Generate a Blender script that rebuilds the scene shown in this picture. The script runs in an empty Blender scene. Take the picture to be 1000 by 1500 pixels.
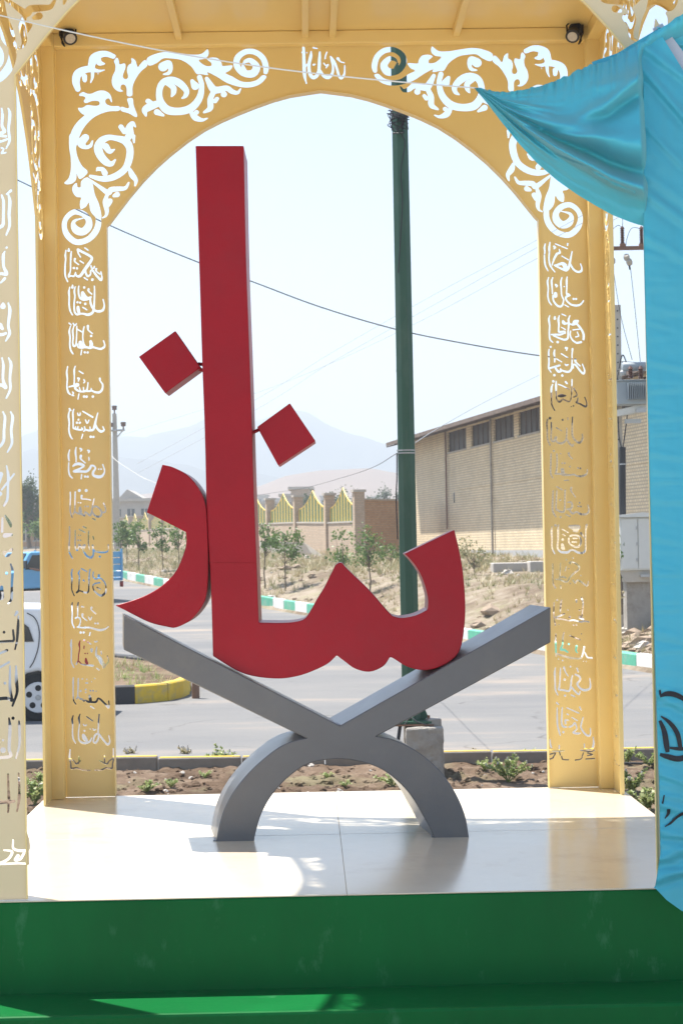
import bpy, math, random, sys
import numpy as np
from mathutils import Vector, Matrix
from mathutils.geometry import delaunay_2d_cdt
random.seed(7); rng = np.random.default_rng(7)
S = bpy.context.scene; COL = S.collection
R_ = math.radians
# ------------------------------------------------------------------ camera
FPX = 2825.0
CAMZ = 2.13
PITCH = math.atan(50/FPX); ROLL = R_(1.0)
cp, sp = math.cos(PITCH), math.sin(PITCH)
F0 = Vector((0, cp, sp)); U0 = Vector((0, -sp, cp)); R0 = Vector((1, 0, 0))
RR = R0*math.cos(ROLL) - U0*math.sin(ROLL)
UU = R0*math.sin(ROLL) + U0*math.cos(ROLL)
CAM = Vector((0, 0, CAMZ))
cam = bpy.data.cameras.new('camera'); co = bpy.data.objects.new('camera', cam); COL.objects.link(co); S.camera = co
cam.sensor_fit = 'VERTICAL'; cam.sensor_height = 36.0; cam.sensor_width = 24.0
cam.lens = FPX/1500*36.0
cam.clip_start = 0.1; cam.clip_end = 20000
m3 = Matrix((RR, UU, -F0)).transposed()
co.matrix_world = Matrix.Translation(CAM) @ m3.to_4x4()
cam.dof.use_dof = True; cam.dof.focus_distance = 8.8; cam.dof.aperture_fstop = 13.0
# ------------------------------------------------------------------ light
SUN_EL, SUN_AZ = R_(64.5), R_(-49)          # azimuth from +Y towards +X
W = bpy.data.worlds.new('World'); S.world = W; W.use_nodes = True
nt = W.node_tree; nt.nodes.clear()
sky = nt.nodes.new('ShaderNodeTexSky'); sky.sky_type = 'NISHITA'; sky.sun_disc = False
sky.sun_elevation = SUN_EL; sky.sun_rotation = SUN_AZ % (2*math.pi)
sky.air_density = 1.0; sky.dust_density = 1.0; sky.ozone_density = 1.2; sky.altitude = 1200
bg = nt.nodes.new('ShaderNodeBackground'); bg.inputs[1].default_value = 0.094
wo = nt.nodes.new('ShaderNodeOutputWorld')
nt.links.new(sky.outputs[0], bg.inputs[0]); nt.links.new(bg.outputs[0], wo.inputs[0])
sl = bpy.data.lights.new('sun', 'SUN'); sl.energy = 4.6; sl.angle = R_(0.53); sl.color = (1.0, 0.955, 0.88)
so = bpy.data.objects.new('sun', sl); COL.objects.link(so)
sdir = Vector((math.sin(SUN_AZ)*math.cos(SUN_EL), math.cos(SUN_AZ)*math.cos(SUN_EL), math.sin(SUN_EL)))
so.rotation_euler = sdir.to_track_quat('Z', 'Y').to_euler()
S.view_settings.view_transform = 'Standard'; S.view_settings.look = 'None'
S.view_settings.exposure = 1.36; S.view_settings.gamma = 1.0; S.view_settings.use_curve_mapping = False
S.render.engine = 'CYCLES'
S.cycles.max_bounces = 8; S.cycles.diffuse_bounces = 5; S.cycles.volume_bounces = 0; S.cycles.glossy_bounces = 4
S.cycles.sample_clamp_indirect = 6
# ------------------------------------------------------------------ pixel <-> place helpers (photo pixels, 1000 x 1500)
def ray(x, y): return F0 + RR*((x-500)/FPX) + UU*((750-y)/FPX)
def P(x, y, Y):
    d = ray(x, y); return CAM + d*(Y/d.y)
def lerp(xs, v): return float(np.interp(v, [a for a, b in xs], [b for a, b in xs]))
# far kerb line traced on the ground: (px, py of its foot, depth)
KP = [(980, 990, 30.4), (912, 978, 32.5), (690, 941, 41.6), (400, 893, 60), (280, 871, 67), (180, 850, 77), (50, 821, 118)]
KW = [P(*k) for k in KP]
KLINE = [(2.0, 12.0)] + [(k.y, k.x) for k in KW] + [(160, -28.5), (400, -85)]
FR = [(0, 0), (43, 0), (KW[3].y, KW[3].z), (KW[4].y, KW[4].z), (KW[5].y, KW[5].z), (KW[6].y, KW[6].z), (200, 2.2), (400, 2.9), (1000, 5), (3000, 9)]
TL = [(0, .95), (30, .95), (37, 1.0), (50, 1.1), (60, 1.2), (76, 1.5), (100, 1.8), (118, 2.0), (200, 2.55), (400, 3.2), (1000, 6), (3000, 10)]
def hash2(i, j):
    n = (i*374761393 + j*668265263) & 0xffffffff
    n = ((n ^ (n >> 13))*1274126177) & 0xffffffff
    return ((n ^ (n >> 16)) & 0xffff)/65535.0
def vnoise(x, y):
    i, j = math.floor(x), math.floor(y); fx, fy = x-i, y-j
    fx = fx*fx*(3-2*fx); fy = fy*fy*(3-2*fy)
    a = hash2(i, j); b = hash2(i+1, j); c = hash2(i, j+1); d = hash2(i+1, j+1)
    return a+(b-a)*fx+(c-a)*fy+(a-b-c+d)*fx*fy
def fbm(x, y, o=4):
    s = 0; a = .5
    for _ in range(o): s += a*(vnoise(x, y)-.5); x = x*2.03+7.1; y = y*2.03+3.7; a *= .5
    return s*2
def sstep(a, b, v):
    t = min(1, max(0, (v-a)/(b-a))); return t*t*(3-2*t)
def kside(X, Y): return X - lerp(KLINE, Y)
def road_z(Y): return lerp(FR, Y)
def terrain(X, Y):
    if Y < 18.55: return .03 + .05*fbm(X*2.3, Y*2.3, 4) + .055*max(-.2, fbm(X*8, Y*8, 3))
    s = kside(X, Y); fr = road_z(Y)
    if s < .14: return fr - .06
    t = lerp(TL, Y)
    e = sstep(.1, 3.6, s)
    z = fr + .22 + (t-fr-.22)*e
    rough = 1.0 if Y < 46 else .5
    return z + fbm(X*.8, Y*.5, 4)*.16*e*rough + fbm(X*3.1, Y*2.2, 3)*.12*sstep(.1, .9, s)*(rough if Y < 46 else .3)
def hit(x, y):
    d = ray(x, y); t = 12.0
    while t < 600:
        p = CAM + d*t
        if terrain(p.x, p.y) >= p.z: break
        t += .25 + t*.002
    lo, hi = t-1.5, t
    for _ in range(20):
        m = (lo+hi)/2; p = CAM+d*m
        if terrain(p.x, p.y) >= p.z: hi = m
        else: lo = m
    return CAM + d*hi
# ------------------------------------------------------------------ object helpers
def tag(o, label=None, cat=None, group=None, kind=None):
    if label: o['label'] = label
    if cat: o['category'] = cat
    if group: o['group'] = group
    if kind: o['kind'] = kind
    return o
def thing(name, loc=(0, 0, 0), rz=0, label=None, cat=None, group=None, kind=None):
    o = bpy.data.objects.new(name, None); COL.objects.link(o); o.location = loc; o.rotation_euler = (0, 0, rz)
    o.empty_display_size = .2
    return tag(o, label, cat, group, kind)
class MB:
    def __init__(s): s.v = []; s.f = []; s.m = []
    def add(s, vs, fs, mi=0):
        n = len(s.v); s.v += [tuple(v) for v in vs]
        s.f += [tuple(i+n for i in f) for f in fs]; s.m += [mi]*len(fs); return s
    def box(s, c, d, rz=0, mi=0, taper=1.0, M=None):
        cx, cy, cz = c; hx, hy, hz = d[0]/2, d[1]/2, d[2]/2; vs = []
        ca, sa = math.cos(rz), math.sin(rz)
        for dz in (-1, 1):
            k = taper if dz > 0 else 1
            for dx, dy in ((-1, -1), (1, -1), (1, 1), (-1, 1)):
                x, y = dx*hx*k, dy*hy*k
                vs.append(Vector((cx+x*ca-y*sa, cy+x*sa+y*ca, cz+dz*hz)))
        if M: vs = [M @ v for v in vs]
        return s.add(vs, [(3, 2, 1, 0), (4, 5, 6, 7), (0, 1, 5, 4), (1, 2, 6, 5), (2, 3, 7, 6), (3, 0, 4, 7)], mi)
    def bbox(s, lo, hi, mi=0): return s.box([(a+b)/2 for a, b in zip(lo, hi)], [b-a for a, b in zip(lo, hi)], 0, mi)
    def tube(s, pts, r, n=8, mi=0, caps=True, ph=0):
        pts = [Vector(p) for p in pts]
        rs = r if isinstance(r, (list, tuple)) else [r]*len(pts)
        up = None; rings = []
        for i, p in enumerate(pts):
            d = (pts[min(i+1, len(pts)-1)] - pts[max(i-1, 0)]).normalized()
            if up is None:
                up = Vector((0, 0, 1)) if abs(d.z) < .9 else Vector((1, 0, 0))
            a = d.cross(up).normalized(); b = a.cross(d).normalized(); up = b
            rings.append([p + (a*math.cos(2*math.pi*k/n+ph) + b*math.sin(2*math.pi*k/n+ph))*rs[i] for k in range(n)])
        vs = [v for rg in rings for v in rg]; fs = []
        for i in range(len(pts)-1):
            for k in range(n):
                fs.append((i*n+k, i*n+(k+1) % n, (i+1)*n+(k+1) % n, (i+1)*n+k))
        if caps: fs.append(tuple(range(n-1, -1, -1))); fs.append(tuple((len(pts)-1)*n+k for k in range(n)))
        return s.add(vs, [f[::-1] for f in fs], mi)
    def prism(s, poly, off, mi=0, to3=None):
        """poly: list of 3D points (planar, any orientation), off: extrusion vector; concave safe"""
        n = len(poly); off = Vector(off); poly = [Vector(p) for p in poly]
        nn = Vector((0, 0, 0))
        for i in range(n): nn += poly[i].cross(poly[(i+1) % n])
        if nn.dot(off) > 0: poly = poly[::-1]
        vs = poly + [p+off for p in poly]
        fs = [tuple(range(n)), tuple(range(2*n-1, n-1, -1))]
        for i in range(n): fs.append((i, n+i, n+(i+1) % n, (i+1) % n))
        return s.add(vs, fs, mi)
    def build(s, name, mats, parent=None, smooth=None, bevel=0, bseg=2, origin=None):
        me = bpy.data.meshes.new(name)
        off = Vector(origin) if origin is not None else Vector((0, 0, 0))
        if parent is not None and origin is None and parent.get('_w'):   # parent built in world coordinates
            Mi = parent_inv(parent); vs = [tuple(Mi @ Vector(v)) for v in s.v]
        else: vs = [tuple(Vector(v)-off) for v in s.v]
        me.from_pydata(vs, [], s.f); me.update()
        if not isinstance(mats, (list, tuple)): mats = [mats]
        for m in mats: me.materials.append(m)
        if len(mats) > 1: me.polygons.foreach_set('material_index', s.m)
        o = bpy.data.objects.new(name, me); COL.objects.link(o)
        if origin is not None: o.location = off
        if parent is not None:
            o.parent = parent
            if parent.get('_w') and origin is None: o['_w'] = 1
        if bevel:
            b = o.modifiers.new('bevel', 'BEVEL'); b.width = bevel; b.segments = bseg; b.limit_method = 'ANGLE'; b.angle_limit = R_(35)
        if smooth is not None:
            me.polygons.foreach_set('use_smooth', [True]*len(me.polygons))
            if smooth < 180:
                try: me.set_sharp_from_angle(angle=R_(smooth))
                except Exception: pass
        return o
def parent_inv(o):
    M = Matrix.Translation(o.location) @ o.rotation_euler.to_matrix().to_4x4()
    if o.parent is not None:
        Mp = Matrix.Translation(o.parent.location) @ o.parent.rotation_euler.to_matrix().to_4x4(); M = Mp @ M
    return M.inverted()
def wthing(*a, **k):
    o = thing(*a, **k); o['_w'] = 1; return o
def linkcopy(o, parent=None):
    c = o.copy(); COL.objects.link(c)
    if parent is not None: c.parent = parent
    for ch in list(o.children): linkcopy(ch, c)
    return c
# ------------------------------------------------------------------ materials
def nmat(name): 
    m = bpy.data.materials.new(name); m.use_nodes = True; nt = m.node_tree
    return m, nt, nt.nodes['Principled BSDF'], nt.nodes, nt.links
def paint(name, col, rough=.4, var=.06, scale=3.0, bump=.0, bscale=40.0, spec=.5, coat=0, metal=0, dirt=None, dscale=1.5, damt=.5, dpos=.5, coord='Object', stretch=(1, 1, 1), trans=0):
    """base colour with two scales of tone variation, optional patchy dirt of its own shape, fine relief"""
    m, nt, b, N, L = nmat(name)
    tc = N.new('ShaderNodeTexCoord'); mp = N.new('ShaderNodeMapping'); mp.inputs['Scale'].default_value = stretch
    L.new(tc.outputs[coord], mp.inputs[0])
    n1 = N.new('ShaderNodeTexNoise'); n1.inputs['Scale'].default_value = scale; n1.inputs['Detail'].default_value = 6; n1.inputs['Roughness'].default_value = .65
    L.new(mp.outputs[0], n1.inputs[0])
    mx = N.new('ShaderNodeMix'); mx.data_type = 'RGBA'
    mx.inputs[6].default_value = (*[max(0, c*(1-var*2)) for c in col], 1); mx.inputs[7].default_value = (*[min(1, c*(1+var*2)) for c in col], 1)
    L.new(n1.outputs[0], mx.inputs[0]); out = mx.outputs[2]
    if dirt:
        n2 = N.new('ShaderNodeTexNoise'); n2.inputs['Scale'].default_value = dscale; n2.inputs['Detail'].default_value = 8; n2.inputs['Roughness'].default_value = .7
        L.new(mp.outputs[0], n2.inputs[0])
        cr = N.new('ShaderNodeValToRGB'); cr.color_ramp.elements[0].position = dpos; cr.color_ramp.elements[1].position = min(1, dpos+.18)
        cr.color_ramp.elements[0].color = (0, 0, 0, 1); cr.color_ramp.elements[1].color = (damt, damt, damt, 1)
        L.new(n2.outputs[0], cr.inputs[0])
        m2 = N.new('ShaderNodeMix'); m2.data_type = 'RGBA'; m2.inputs[7].default_value = (*dirt, 1)
        L.new(cr.outputs[0], m2.inputs[0]); L.new(out, m2.inputs[6]); out = m2.outputs[2]
    L.new(out, b.inputs['Base Color'])
    rr = N.new('ShaderNodeMapRange'); rr.inputs[3].default_value = max(.02, rough-.08); rr.inputs[4].default_value = min(1, rough+.1)
    L.new(n1.outputs[0], rr.inputs[0]); L.new(rr.outputs[0], b.inputs['Roughness'])
    b.inputs['Specular IOR Level'].default_value = spec; b.inputs['Metallic'].default_value = metal
    b.inputs['Coat Weight'].default_value = coat; b.inputs['Coat Roughness'].default_value = .12
    if bump:
        n3 = N.new('ShaderNodeTexNoise'); n3.inputs['Scale'].default_value = bscale; n3.inputs['Detail'].default_value = 5
        L.new(mp.outputs[0], n3.inputs[0])
        bp = N.new('ShaderNodeBump'); bp.inputs['Strength'].default_value = min(1, bump*4); bp.inputs['Distance'].default_value = .02*bump*4
        L.new(n3.outputs[0], bp.inputs['Height']); L.new(bp.outputs[0], b.inputs['Normal'])
    return m
def leafmat(name, c1, c2, trans=.35):
    m, nt, b, N, L = nmat(name)
    g = N.new('ShaderNodeNewGeometry'); mx = N.new('ShaderNodeMix'); mx.data_type = 'RGBA'
    mx.inputs[6].default_value = (*c1, 1); mx.inputs[7].default_value = (*c2, 1)
    L.new(g.outputs['Random Per Island'], mx.inputs[0]); L.new(mx.outputs[2], b.inputs['Base Color'])
    b.inputs['Roughness'].default_value = .5
    t = N.new('ShaderNodeBsdfTranslucent'); L.new(mx.outputs[2], t.inputs[0])
    ms = N.new('ShaderNodeMixShader'); ms.inputs[0].default_value = trans
    o = N['Material Output']; L.new(b.outputs[0], ms.inputs[1]); L.new(t.outputs[0], ms.inputs[2]); L.new(ms.outputs[0], o.inputs[0])
    return m
def brickmat(name, c1, c2, mortar, bw=.22, bh=.07, ms=.012, bump=.6, soft=.0):
    m, nt, b, N, L = nmat(name)
    tc = N.new('ShaderNodeTexCoord'); sx = N.new('ShaderNodeSeparateXYZ'); L.new(tc.outputs['Object'], sx.inputs[0])
    ad = N.new('ShaderNodeMath'); ad.operation = 'ADD'; L.new(sx.outputs[0], ad.inputs[0]); L.new(sx.outputs[1], ad.inputs[1])
    cb = N.new('ShaderNodeCombineXYZ'); L.new(ad.outputs[0], cb.inputs[0]); L.new(sx.outputs[2], cb.inputs[1])
    br = N.new('ShaderNodeTexBrick'); L.new(cb.outputs[0], br.inputs[0])
    br.inputs['Color1'].default_value = (*c1, 1); br.inputs['Color2'].default_value = (*c2, 1); br.inputs['Mortar'].default_value = (*mortar, 1)
    br.inputs['Scale'].default_value = 1; br.inputs['Brick Width'].default_value = bw; br.inputs['Row Height'].default_value = bh
    br.inputs['Mortar Size'].default_value = ms; br.inputs['Mortar Smooth'].default_value = .2
    n1 = N.new('ShaderNodeTexNoise'); n1.inputs['Scale'].default_value = .8; n1.inputs['Detail'].default_value = 7; L.new(tc.outputs['Object'], n1.inputs[0])
    mr = N.new('ShaderNodeMapRange'); mr.inputs[3].default_value = .78; mr.inputs[4].default_value = 1.18; L.new(n1.outputs[0], mr.inputs[0])
    mu = N.new('ShaderNodeMix'); mu.data_type = 'RGBA'; mu.blend_type = 'MULTIPLY'; mu.inputs[0].default_value = 1
    L.new(br.outputs[0], mu.inputs[6]); L.new(mr.outputs[0], mu.inputs[7]); L.new(mu.outputs[2], b.inputs['Base Color'])
    b.inputs['Roughness'].default_value = .9
    bp = N.new('ShaderNodeBump'); bp.invert = True; bp.inputs['Strength'].default_value = bump; bp.inputs['Distance'].default_value = .02
    L.new(br.outputs['Fac'], bp.inputs['Height']); L.new(bp.outputs[0], b.inputs['Normal'])
    return m
GOLD = (.84, .645, .26)
M = {}
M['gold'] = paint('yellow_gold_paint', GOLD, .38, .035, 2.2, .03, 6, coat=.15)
M['gold_pale'] = paint('gold_paint_open_shade_tone', (.74, .59, .36), .5, .035, 2.2, .03, 6)  # paler copy of the gold: open-shade light on the front put into the colour
M['red'] = paint('red_gloss_paint', (.35, .007, .018), .34, .12, 3, .05, 160, spec=.22, dirt=(.30, .02, .03), dscale=1.3, damt=.5)
M['grey'] = paint('grey_gloss_paint', (.125, .126, .136), .32, .07, 6, .04, 120, coat=.15, dirt=(.19, .175, .16), dscale=2.5, damt=.4)
M['green'] = paint('green_gloss_paint', (.003, .115, .026), .42, .18, 2, .05, 30, spec=.10, coat=.0, dirt=(.08, .24, .13), dscale=9, damt=.6, dpos=.6, stretch=(1, 1, .45))
M['pole'] = paint('dark_green_pole_paint', (.022, .085, .05), .42, .2, 3, .03, 30, dirt=(.12, .16, .12), dscale=4, damt=.35, stretch=(1, 1, .25))
M['concrete'] = paint('weathered_concrete', (.34, .31, .27), .9, .16, 5, .15, 30, dirt=(.16, .13, .1), dscale=3, damt=.6)
M['conc2'] = paint('pale_concrete', (.46, .42, .36), .9, .12, 4, .1, 30)
M['black'] = paint('black_plastic', (.015, .015, .017), .45, .1, 10)
M['metal'] = paint('galvanised_steel', (.42, .42, .41), .45, .12, 8, metal=.6)
M['lens'] = paint('frosted_lamp_glass', (.55, .52, .46), .25, .1, 80)
M['wire'] = paint('black_cable_sheath', (.03, .03, .035), .6, .1)
M['white'] = paint('white_car_paint', (.78, .79, .80), .25, .02, 2, coat=.5)
M['blue'] = paint('blue_truck_paint', (.13, .38, .62), .4, .08, 2, coat=.3)
M['glass'] = paint('dark_window_glass', (.02, .025, .03), .08, .1, 2)
M['rubber'] = paint('tyre_rubber', (.02, .02, .02), .85, .1)
M['alloy'] = paint('wheel_silver', (.62, .63, .65), .3, .05, metal=.3)
M['redlamp'] = paint('red_lamp_plastic', (.4, .02, .02), .3)
M['orangelamp'] = paint('amber_lamp_plastic', (.6, .2, .03), .3)
M['bark'] = paint('sapling_bark', (.16, .12, .08), .9, .25, 20, .1, 60)
M['leaf'] = leafmat('fresh_leaves', (.075, .14, .03), (.19, .27, .08))
M['leafd'] = leafmat('dark_leaves', (.035, .07, .02), (.08, .12, .04))
M['weed'] = leafmat('weed_leaves', (.19, .28, .07), (.46, .48, .22))
M['dry'] = leafmat('dry_grass', (.30, .25, .13), (.50, .42, .25), .2)
M['drygreen'] = leafmat('half_dry_grass', (.16, .19, .07), (.38, .34, .18), .2)
M['kyel'] = paint('yellow_kerb_paint', (.62, .42, .03), .7, .12, 6, .05, 30, dirt=(.30, .26, .18), dscale=4, damt=.8)
M['kblk'] = paint('black_kerb_paint', (.035, .035, .04), .7, .2, 6, .05, 30, dirt=(.16, .15, .13), dscale=4, damt=.6)
M['kgrn'] = paint('green_kerb_paint', (.10, .42, .27), .7, .12, 5, .05, 30, dirt=(.42, .42, .36), dscale=3, damt=.6)
M['kwht'] = paint('white_kerb_paint', (.74, .73, .69), .7, .08, 5, .05, 30, dirt=(.45, .42, .36), dscale=3, damt=.5)
M['rock'] = paint('earth_clod', (.33, .25, .18), .95, .25, 6, .2, 25)
M['stone'] = paint('pale_stone', (.48, .44, .39), .9, .2, 6, .2, 25)
M['trafo'] = paint('grey_transformer_paint', (.30, .34, .36), .5, .06, 3)
M['insul'] = paint('brown_glazed_porcelain', (.12, .06, .045), .2, .1)
M['cab'] = paint('off_white_cabinet_paint', (.60, .60, .56), .5, .05, 3)
M['plaster'] = paint('bare_cement_render', (.42, .39, .35), .95, .1, 2)
M['string'] = paint('white_cord', (.7, .68, .62), .8)
M['skin'] = paint('skin', (.28, .15, .10), .6, .05)
M['shirt'] = paint('dark_shirt', (.06, .07, .09), .9, .05)
M['rust'] = paint('rusty_brown_steel', (.20, .11, .07), .8, .2, 6)
# ------------------------------------------------------------------ ground, road, far land
def groundmat():
    m, nt, b, N, L = nmat('dry_earth')
    g = N.new('ShaderNodeNewGeometry')
    def noise(s, d=8, r=.65):
        n = N.new('ShaderNodeTexNoise'); n.inputs['Scale'].default_value = s; n.inputs['Detail'].default_value = d; n.inputs['Roughness'].default_value = r
        L.new(g.outputs['Position'], n.inputs[0]); return n
    a, c, f = noise(.35), noise(2.5), noise(22, 6)
    cr = N.new('ShaderNodeValToRGB'); e = cr.color_ramp.elements
    e[0].position = .34; e[0].color = (.17, .128, .09, 1); e[1].position = .66; e[1].color = (.33, .275, .215, 1)
    x = e.new(.5); x.color = (.255, .205, .15, 1)
    mm = N.new('ShaderNodeMath'); mm.operation = 'ADD'; mm.use_clamp = True; L.new(a.outputs[0], mm.inputs[0])
    m2 = N.new('ShaderNodeMath'); m2.operation = 'MULTIPLY_ADD'; m2.inputs[1].default_value = .9; m2.inputs[2].default_value = -.45
    L.new(c.outputs[0], m2.inputs[0]); L.new(m2.outputs[0], mm.inputs[1]); L.new(mm.outputs[0], cr.inputs[0])
    # straw and moss coloured patches
    gp = noise(.9, 6); r2 = N.new('ShaderNodeValToRGB'); r2.color_ramp.elements[0].position = .52; r2.color_ramp.elements[1].position = .66
    L.new(gp.outputs[0], r2.inputs[0])
    mx = N.new('ShaderNodeMix'); mx.data_type = 'RGBA'; mx.inputs[7].default_value = (.25, .235, .13, 1)
    mz = N.new('ShaderNodeMath'); mz.operation = 'MULTIPLY'; mz.inputs[1].default_value = .55; L.new(r2.outputs[0], mz.inputs[0])
    L.new(mz.outputs[0], mx.inputs[0]); L.new(cr.outputs[0], mx.inputs[6]); 
    mr = N.new('ShaderNodeMapRange'); mr.inputs[3].default_value = .7; mr.inputs[4].default_value = 1.3; L.new(f.outputs[0], mr.inputs[0])
    mu = N.new('ShaderNodeMix'); mu.data_type = 'RGBA'; mu.blend_type = 'MULTIPLY'; mu.inputs[0].default_value = 1
    L.new(mx.outputs[2], mu.inputs[6]); L.new(mr.outputs[0], mu.inputs[7]); L.new(mu.outputs[2], b.inputs['Base Color'])
    b.inputs['Roughness'].default_value = .97; b.inputs['Specular IOR Level'].default_value = .15
    bp = N.new('ShaderNodeBump'); bp.inputs['Strength'].default_value = .9; bp.inputs['Distance'].default_value = .06
    ff = noise(9, 8, .75); L.new(ff.outputs[0], bp.inputs['Height']); L.new(bp.outputs[0], b.inputs['Normal'])
    return m
def soilmat():
    m = groundmat(); m.name = 'dug_soil'
    for n in m.node_tree.nodes:
        if n.type == 'VALTORGB' and len(n.color_ramp.elements) == 3:
            for e, c in zip(n.color_ramp.elements, ((.10, .065, .042), (.165, .112, .075), (.26, .19, .135))): e.color = (*c, 1)
    return m
def roadmat():
    m, nt, b, N, L = nmat('dusty_asphalt')
    g = N.new('ShaderNodeNewGeometry'); mp = N.new('ShaderNodeMapping'); mp.inputs['Scale'].default_value = (.16, .42, 1)
    L.new(g.outputs['Position'], mp.inputs[0])
    n1 = N.new('ShaderNodeTexNoise'); n1.inputs['Scale'].default_value = 1.1; n1.inputs['Detail'].default_value = 9; n1.inputs['Roughness'].default_value = .62; L.new(mp.outputs[0], n1.inputs[0])
    cr = N.new('ShaderNodeValToRGB'); e = cr.color_ramp.elements
    e[0].position = .34; e[0].color = (.150, .150, .152, 1); e[1].position = .70; e[1].color = (.30, .25, .205, 1); x = e.new(.55); x.color = (.185, .18, .174, 1)
    L.new(n1.outputs[0], cr.inputs[0])
    n2 = N.new('ShaderNodeTexNoise'); n2.inputs['Scale'].default_value = 60; n2.inputs['Detail'].default_value = 4; L.new(g.outputs['Position'], n2.inputs[0])
    mr = N.new('ShaderNodeMapRange'); mr.inputs[3].default_value = .72; mr.inputs[4].default_value = 1.28; L.new(n2.outputs[0], mr.inputs[0])
    mu = N.new('ShaderNodeMix'); mu.data_type = 'RGBA'; mu.blend_type = 'MULTIPLY'; mu.inputs[0].default_value = 1
    L.new(cr.outputs[0], mu.inputs[6]); L.new(mr.outputs[0], mu.inputs[7]); L.new(mu.outputs[2], b.inputs['Base Color'])
    # hairline cracks, broken up by noise
    vo = N.new('ShaderNodeTexVoronoi'); vo.feature = 'DISTANCE_TO_EDGE'; vo.inputs['Scale'].default_value = .32
    wn = N.new('ShaderNodeTexNoise'); wn.inputs['Scale'].default_value = 1.3; wn.inputs['Detail'].default_value = 5; L.new(g.outputs['Position'], wn.inputs[0])
    wa = N.new('ShaderNodeVectorMath'); wa.operation = 'MULTIPLY_ADD'; wa.inputs[1].default_value = (1.2, 1.2, 0); L.new(wn.outputs['Color'], wa.inputs[0]); L.new(g.outputs['Position'], wa.inputs[2]); L.new(wa.outputs[0], vo.inputs['Vector'])
    c1 = N.new('ShaderNodeMapRange'); c1.inputs[1].default_value = .0; c1.inputs[2].default_value = .012; c1.inputs[3].default_value = .55; c1.inputs[4].default_value = 0; L.new(vo.outputs['Distance'], c1.inputs[0])
    c2 = N.new('ShaderNodeMapRange'); c2.inputs[1].default_value = .48; c2.inputs[2].default_value = .6; L.new(wn.outputs[0], c2.inputs[0])
    c3 = N.new('ShaderNodeMath'); c3.operation = 'MULTIPLY'; L.new(c1.outputs[0], c3.inputs[0]); L.new(c2.outputs[0], c3.inputs[1])
    m9 = N.new('ShaderNodeMix'); m9.data_type = 'RGBA'; m9.inputs[7].default_value = (.06, .055, .05, 1); L.new(c3.outputs[0], m9.inputs[0]); L.new(mu.outputs[2], m9.inputs[6]); L.new(m9.outputs[2], b.inputs['Base Color'])
    b.inputs['Roughness'].default_value = .9; b.inputs['Specular IOR Level'].default_value = .25
    bp = N.new('ShaderNodeBump'); bp.inputs['Strength'].default_value = .4; bp.inputs['Distance'].default_value = .01
    L.new(n2.outputs[0], bp.inputs['Height']); L.new(bp.outputs[0], b.inputs['Normal'])
    return m
M['ground'] = groundmat(); M['soil'] = soilmat(); M['road'] = roadmat()
def sheet(name, xs, ys, zf, mat, parent=None, smooth=180):
    b = MB(); nx = len(xs)
    b.v = [(x, y, zf(x, y)) for y in ys for x in xs]
    b.f = [(j*nx+i, j*nx+i+1, (j+1)*nx+i+1, (j+1)*nx+i) for j in range(len(ys)-1) for i in range(nx-1)]; b.m = [0]*len(b.f)
    return b.build(name, mat, parent, smooth)
def geom(a, b, n): return [a*(b/a)**(i/(n-1)) for i in range(n)]
# the lot beyond the far kerb: rows follow the kerb line
b = MB(); ss = [-.35, .145, .16, .25, .4, .6, .8, 1.05, 1.3, 1.6, 1.95, 2.3, 2.7, 3.2, 3.8, 4.5, 5.4, 6.4, 7.6, 9, 11, 14, 18, 24, 34, 60, 120, 300, 900]
yy = [19 + i*.7 for i in range(16)] + [30.2+.16*i for i in range(100)] + geom(46.3, 400, 120)[0:] + geom(430, 2400, 14)
nx = len(ss)
b.v = [(lerp(KLINE, y)+s, y, terrain(lerp(KLINE, y)+max(s, .15), y) if s > 0 else road_z(y)-.3) for y in yy for s in ss]
b.f = [(j*nx+i, j*nx+i+1, (j+1)*nx+i+1, (j+1)*nx+i) for j in range(len(yy)-1) for i in range(nx-1)]; b.m = [0]*len(b.f)
o = b.build('ground', M['ground'], smooth=180); tag(o, kind='structure')
# land left of the road, all the way out
o = sheet('ground', [-2400, -900, -400, -150, -90, -60, -40, -29, -20, 0, 10], [-60, 0, 18, 40, 80, 115, 200, 400, 1000, 2400], lambda x, y: road_z(max(0, y))-.35 if x > -30 else road_z(max(0, y))+.1, M['ground']); tag(o, kind='structure')
# road
ry = [18.64, 20, 24, 30, 36, 42, 45] + [46+2*i for i in range(60)] + [180, 240, 320, 400]
b = MB(); 
tt = [0, .02, .06, .12, .2, .3, .45, .6, .8, 1.0]
nx = len(tt)
for y in ry:
    xr = lerp(KLINE, y)+.02; xl = xr - (60 if y < 60 else max(13, 60-(y-60)*1.0))
    for t in tt: b.v.append((xr+(xl-xr)*t, y, road_z(y)))
b.f = [(j*nx+i+1, j*nx+i, (j+1)*nx+i, (j+1)*nx+i+1) for j in range(len(ry)-1) for i in range(nx-1)]; b.m = [0]*len(b.f)
o = b.build('road', M['road'], smooth=180); tag(o, kind='structure')
# planting bed round the pavilion, up to the near kerb
o = sheet('ground', [-14+.5*i for i in range(20)] + [-4+.05*i for i in range(170)] + [4.6+.5*i for i in range(24)], [-20, -8, 0, 4, 6, 8, 9.5] + [10+.25*i for i in range(16)] + [14+.045*i for i in range(101)],
          lambda x, y: terrain(x, y), M['soil']); o.name = 'planting_bed'; tag(o, kind='structure')
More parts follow.
